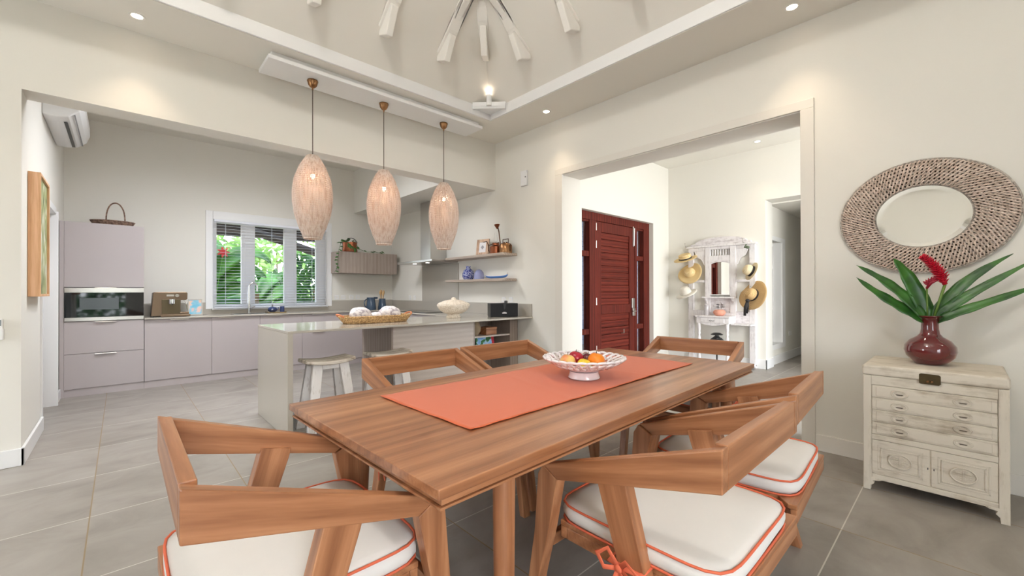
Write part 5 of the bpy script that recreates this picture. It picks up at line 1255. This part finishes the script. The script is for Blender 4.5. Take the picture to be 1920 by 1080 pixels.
MB().ball((F-.010, .138, .712), .007, 10, 8).ball((F-.010, .121, .712), .007, 10, 8).build('lock_stud', M_brass, t, smooth='full')

# ================================================================ VASE AND FLOWERS
VX, VY, VZ = 3.70, .139, .778
t = thing('flower_vase', 'oxblood red glazed vase on the white chest', 'vase', (VX, VY, VZ))
m_red = plain('oxblood_glaze', srgb(92, 10, 18), .06, var=.25, vs=6, coat=1)
MB().lathe([(0, VZ), (.062, VZ), (.070, VZ+.006), (.088, VZ+.022), (.112, VZ+.05), (.122, VZ+.085), (.118, VZ+.115), (.095, VZ+.148), (.060, VZ+.172), (.046, VZ+.19), (.041, VZ+.22), (.040, VZ+.26), (.044, VZ+.285), (.056, VZ+.296), (.064, VZ+.30), (.060, VZ+.302), (.050, VZ+.296), (.036, VZ+.27), (.036, VZ+.2), (0, VZ+.15)], 56, (VX, VY, 0)).build('body', m_red, t, smooth='full')
t = thing('ginger_flowers', 'red ginger flower with long green leaves standing in the red vase', 'flowers', (VX, VY, VZ+.2))
def blade(mb, pts, W, nrm, n=22, fold=.18, tipk=1.0):
    P_ = [Vector(p) for p in pts]
    def bez(s):
        q = P_[:]
        while len(q) > 1: q = [a.lerp(b, s) for a, b in zip(q, q[1:])]
        return q[0]
    vs = []; nr = Vector(nrm)
    for i in range(n+1):
        s = i/n; c = bez(s); d = (bez(min(1, s+.01))-bez(max(0, s-.01))).normalized()
        nn = (nr-d*nr.dot(d)).normalized(); sd = d.cross(nn)
        w = W*(sin(pi*min(1, (.06+.94*s)))**.62)*(1 if s < .6 else 1-.15*(s-.6)/.4)
        if s < .12: w *= s/.12*.85+.15
        rip = .004*sin(26*s)
        vs += [c-sd*w/2+nn*(fold*w/2+rip), c-sd*w/4+nn*fold*w/5, c, c+sd*w/4+nn*fold*w/5, c+sd*w/2+nn*(fold*w/2-rip)]
    fs = []
    for i in range(n):
        for k in range(4): a = i*5+k; fs.append((a, a+1, a+6, a+5))
    mb.add(vs, fs)
def leafmat():
    m, nt, b = newmat('ginger_leaf'); tc = N(nt, 'ShaderNodeTexCoord'); n = N(nt, 'ShaderNodeTexNoise'); n.inputs['Scale'].default_value = 9; nt.links.new(tc.outputs['Object'], n.inputs['Vector'])
    r = ramp(nt, [(.35, srgb(26, 70, 22)), (.65, srgb(54, 108, 34))]); nt.links.new(n.outputs['Fac'], r.inputs[0]); nt.links.new(r.outputs[0], b.inputs['Base Color']); b.inputs['Roughness'].default_value = .35; return m
M_gl = leafmat()
top = Vector((VX, VY, VZ+.29)); nv = (-.75, -.2, .62)
ends = [ # mid, tip, width
    ((3.60, .33, 1.16), (3.56, .478, 1.325), .070), ((3.62, .30, 1.28), (3.57, .478, 1.405), .070), ((3.68, .235, 1.34), (3.62, .302, 1.443), .090),
    ((3.76, .0, 1.31), (3.82, -.205, 1.452), .062), ((3.72, .02, 1.18), (3.80, -.30, 1.425), .060), ((3.68, -.02, 1.12), (3.78, -.36, 1.30), .056),
    ((3.76, .155, 1.18), (3.80, .22, 1.32), .06), ((3.72, .09, 1.14), (3.77, .06, 1.24), .05)]
for mid, tip, w in ends:
    mb = MB(); blade(mb, [top-Vector((0, 0, .05)), top.lerp(Vector(mid), .45), Vector(mid), Vector(tip)], w, nv); mb.build('leaf', M_gl, t, smooth='full', thick=.0012)
M_stem = plain('green_stem', srgb(96, 124, 52), .5)
M_gr = plain('ginger_red', srgb(196, 18, 48), .4, var=.25, vs=30)
def ginger(base, ctrl, tip, nrow):
    st = MB().tube([base, ctrl], [.006, .0075], 8).build('stem', M_stem, t, smooth='full')
    mb = MB(); A = Vector(ctrl); Bv = Vector(tip); ln = (Bv-A).length
    mid = A.lerp(Bv, .5)+Vector((0, -.012, .025))
    for i in range(nrow):
        s = i/(nrow-1); p = A.lerp(mid, s).lerp(mid.lerp(Bv, s), s); d = ((mid.lerp(Bv, s)-A.lerp(mid, s))).normalized()
        R = .040*(1-.45*s) if s > .12 else .026
        for k in range(6):
            a = 2*pi*(k/6+.38*i); o1 = d.orthogonal().normalized(); o2 = d.cross(o1)
            out = (o1*cos(a)+o2*sin(a)); e = p+out*R+d*.022
            leafshape(mb, p, e-p, out.cross(d).cross(out)*1.0+d*.5, (e-p).length*1.15, .026, 4, -.1, .3)
    mb.tube([A, mid, Bv], [.012, .013, .005], 8)
    return mb.build('flower_spike', M_gr, t, smooth='full', thick=.0008)
ginger(top+Vector((.01, -.01, -.03)), (3.70, .072, 1.275), (3.66, .155, 1.435), 17)
MB().tube([top+Vector((0, .01, -.03)), (3.70, .152, 1.25)], .005, 8).build('stem', M_stem, t, smooth='full')
mb = MB(); mb.tube([(3.70, .152, 1.25), (3.69, .135, 1.285), (3.69, .10, 1.305)], [.006, .011, .006], 8)
for i in range(8): leafshape(mb, (3.69, .145-.006*i, 1.27+.006*i), (-.3, .5-.15*i, .6), (-1, 0, .2), .035, .018, 4)
mb.build('flower_bud', plain('dark_ginger_red', srgb(150, 20, 44), .4), t, smooth='full', thick=.0008)

# ================================================================ OVAL WOVEN MIRROR
MYc, MZc = .183, 1.736
t = thing('oval_mirror', 'large oval wall mirror in a wide woven rope frame above the chest', 'mirror', (3.94, MYc, MZc))
def ell(a, ry, rz_, x): return Vector((x, MYc+ry*cos(a), MZc+rz_*sin(a)))
mpts = [(MYc+.232*cos(2*pi*i/96), MZc+.203*sin(2*pi*i/96)) for i in range(96)]
MB().prism(mpts, 3.944, 3.952, 'x').build('glass', M_mirror, t)
# bevelled border of the glass
bv = MB().grid(lambda u, v: tuple(Vector((3.944-.0035*(v), MYc, MZc))+Vector((0, (.232-.026*(1-v)-.0)*cos(2*pi*u), (.203-.024*(1-v))*sin(2*pi*u)))), 96, 1, close_u=True)
bv.build('bevel', M_mirror, t, smooth='full')
bk = [(MYc+.425*cos(2*pi*i/96), MZc+.372*sin(2*pi*i/96)) for i in range(96)]
MB().prism(bk, 3.953, 3.962, 'x').build('backing', plain('dark_hessian', srgb(112, 100, 88), .9), t)
M_rope = weave_mat('grey_pink_rope', srgb(184, 166, 152), srgb(218, 200, 188), 34); M_rope2 = weave_mat('silvery_rope', srgb(150, 142, 134), srgb(190, 182, 172), 50)
rope = MB(); nR = 7
for k in range(nR):
    f_ = (k+.5)/nR; ry = .243+(.185)*f_; rz_ = .213+(.158)*f_; nn = 34+5*k
    for ph in (0, pi):
        pts = []
        for i in range(nn*8):
            a = 2*pi*i/(nn*8); w = .0125*sin(nn*a+ph+k)
            pts.append(ell(a, ry+w, rz_+w, 3.941-.008*sin(f_*pi)-.004*cos(nn*a+ph+k)))
        rope.tube(pts, .0052, 5, closed=True)
rope.build('woven_frame', M_rope, t, smooth='full')
edge = MB()
for ry, rz_, r in ((.236, .207, .0035), (.434, .379, .005), (.4365, .3815, .004), (.243, .213, .003)):
    edge.tube([ell(2*pi*i/140, ry, rz_, 3.943) for i in range(140)], r, 6, closed=True)
for i in range(70):
    a = 2*pi*i/70; edge.tube([ell(a, .236, .207, 3.936), ell(a+.03, .30, .262, 3.930), ell(a, .365, .318, 3.931), ell(a+.02, .434, .379, 3.938)], .0025, 4)
edge.build('frame_edge', M_rope2, t, smooth='full')

# ================================================================ OUTSIDE THE KITCHEN WINDOW
random.seed(5)
def greenmat(name, c1, c2, sc=3):
    m, nt, b = newmat(name); o = nt.nodes['Material Output']; tc = N(nt, 'ShaderNodeTexCoord'); n = N(nt, 'ShaderNodeTexNoise'); n.inputs['Scale'].default_value = sc; nt.links.new(tc.outputs['Object'], n.inputs['Vector'])
    r = ramp(nt, [(.35, c1), (.65, c2)]); nt.links.new(n.outputs['Fac'], r.inputs[0]); nt.links.new(r.outputs[0], b.inputs['Base Color']); b.inputs['Roughness'].default_value = .45
    tl = N(nt, 'ShaderNodeBsdfTranslucent'); nt.links.new(r.outputs[0], tl.inputs['Color']); ms = N(nt, 'ShaderNodeMixShader'); ms.inputs[0].default_value = .45
    nt.links.new(b.outputs[0], ms.inputs[1]); nt.links.new(tl.outputs[0], ms.inputs[2]); nt.links.new(ms.outputs[0], o.inputs[0]); return m
MG1 = greenmat('banana_leaf', srgb(44, 96, 26), srgb(92, 148, 50)); MG2 = greenmat('hedge_leaf', srgb(28, 68, 24), srgb(66, 112, 42), 5); MG3 = greenmat('bright_foliage', srgb(84, 128, 54), srgb(150, 182, 100), 3)
M_trunk = plain('plant_stem_brown', srgb(120, 100, 70), .8, var=.3)
def banana(x, y, lab, leaves):
    t = thing('banana_plant', lab, 'plant', (x, y, -.12), group='banana plants outside the window')
    MB().tube([(x, y, -.12), (x+.03, y, 1.2)], [.09, .06], 12).build('stem', M_trunk, t)
    for (dx, dz, az, L, W, z0) in leaves:
        b = Vector((x+.03, y, z0)); d = Vector((cos(az), sin(az)*.6, 0))
        mb = MB(); blade(mb, [b, b+d*L*.3+Vector((0, 0, dz*.7)), b+d*L*.7+Vector((0, 0, dz)), b+d*L+Vector((0, 0, dz*.55))], W, (0, -.75, .65), 26, .25)
        mb.build('leaf', MG1, t, smooth='full', thick=.003)
banana(1.05, 9.2, 'banana plant seen through the left window pane', [(0, .9, .35, 1.2, .34, 1.3), (0, .65, .1, 1.0, .36, 1.15), (0, .4, -.3, .9, .32, 1.0), (0, .5, 2.7, 1.0, .32, 1.1), (0, .9, 2.2, 1.0, .34, 1.3), (0, .1, .2, .9, .34, .9), (0, .2, -.7, .8, .3, .8), (0, 1.1, 1.2, .9, .34, 1.3), (0, -.1, .5, .9, .3, .7), (0, .0, 2.9, .9, .3, .75)])
banana(2.0, 9.9, 'banana plant seen low through the middle window pane', [(0, .5, .3, 1.1, .30, .9), (0, .7, .9, 1.0, .30, 1.0), (0, .4, 2.4, 1.1, .32, .9), (0, .2, 2.9, 1.1, .32, .7), (0, .15, 0, 1.1, .32, .6), (0, .3, -.5, 1.0, .30, .7), (0, .6, 1.9, 1.0, .28, 1.0), (0, -.1, 3.3, 1.0, .3, .5)])
def shrub(x0, x1, y, z0, z1, n, m, lab, name='shrub', size=.13):
    t = thing(name, lab, 'shrub' if name == 'shrub' else 'tree', ((x0+x1)/2, y, -.12))
    mb = MB()
    for i in range(n):
        p = (random.uniform(x0, x1), y+random.uniform(-.35, .35), random.uniform(z0, z1)); a = random.uniform(0, 6.28)
        leafshape(mb, p, (cos(a), random.uniform(-.6, .3), sin(a)*.8), (random.uniform(-.5, .5), -1, .6), size*random.uniform(.7, 1.3), size*.5, 4)
    mb.build('foliage', m, t, smooth='full')
    st = MB()
    for i in range(5):
        xx = x0+(x1-x0)*(i+.5)/5; st.tube([(xx, y, -.12), (xx+random.uniform(-.2, .2), y, z0+(z1-z0)*.6)], .02, 6)
    st.build('stems', M_trunk, t)
shrub(2.5, 4.2, 9.4, .2, 2.0, 1500, MG2, 'dark green hedge seen through the right window pane')
shrub(.2, 3.0, 10.6, .0, 1.6, 1300, MG2, 'low dark shrubbery behind the banana plants', size=.2)
shrub(.6, 5.6, 12.4, .6, 3.6, 1700, MG3, 'bright sunlit foliage far behind the window', 'tree', .22)
mb = MB(); t = thing('red_blossom', 'red heliconia blossom seen through the left window pane', 'flower', (1.34, 9.0, 1.9))
for i in range(7): leafshape(mb, (1.34, 9.0, 1.95), (cos(i*.9), -.2, sin(i*.9)), (0, -1, .2), .10, .045, 4)
mb.build('petals', plain('heliconia_red', srgb(206, 60, 60), .5), t, smooth='full'); MB().tube([(1.34, 9.02, 1.95), (1.25, 9.1, 1.2)], .006, 6).build('stem', MG1, t)
# garden seen only in reflections, beyond the back doors
shrub(-3.5, 2.0, -9.0, -.1, 3.2, 1500, MG2, 'garden hedge beyond the terrace, reflected in the oven glass', size=.3)
# terrace roof edge above the window
t = thing('pergola', 'dark timber eave and slanting rafter seen at the top of the kitchen window', 'pergola', (2.5, 9.0, 2.5))
M_dk = plain('dark_timber', srgb(78, 70, 66), .7)
MB().box(-1, 6, 8.95, 9.05, 2.25, 2.56).build('beam', M_dk, t)
mb = MB()
for i in range(9): mb.box(-1, 6, 8.05+.1*i, 8.12+.1*i, 2.56, 2.59)
mb.build('slats', M_dk, t)
MB().tube([(1.6, 8.86, 2.40), (3.4, 8.86, 1.86)], .075, 4).build('rafter', M_dk, t)
MB().tube([(3.36, 8.86, -.12), (3.36, 8.86, 2.25)], .06, 4).build('post', M_dk, t)
# light fittings have been placed above; tidy helper properties
for o in bpy.data.objects:
    for k in ('_L', '_R'):
        if k in o: del o[k]
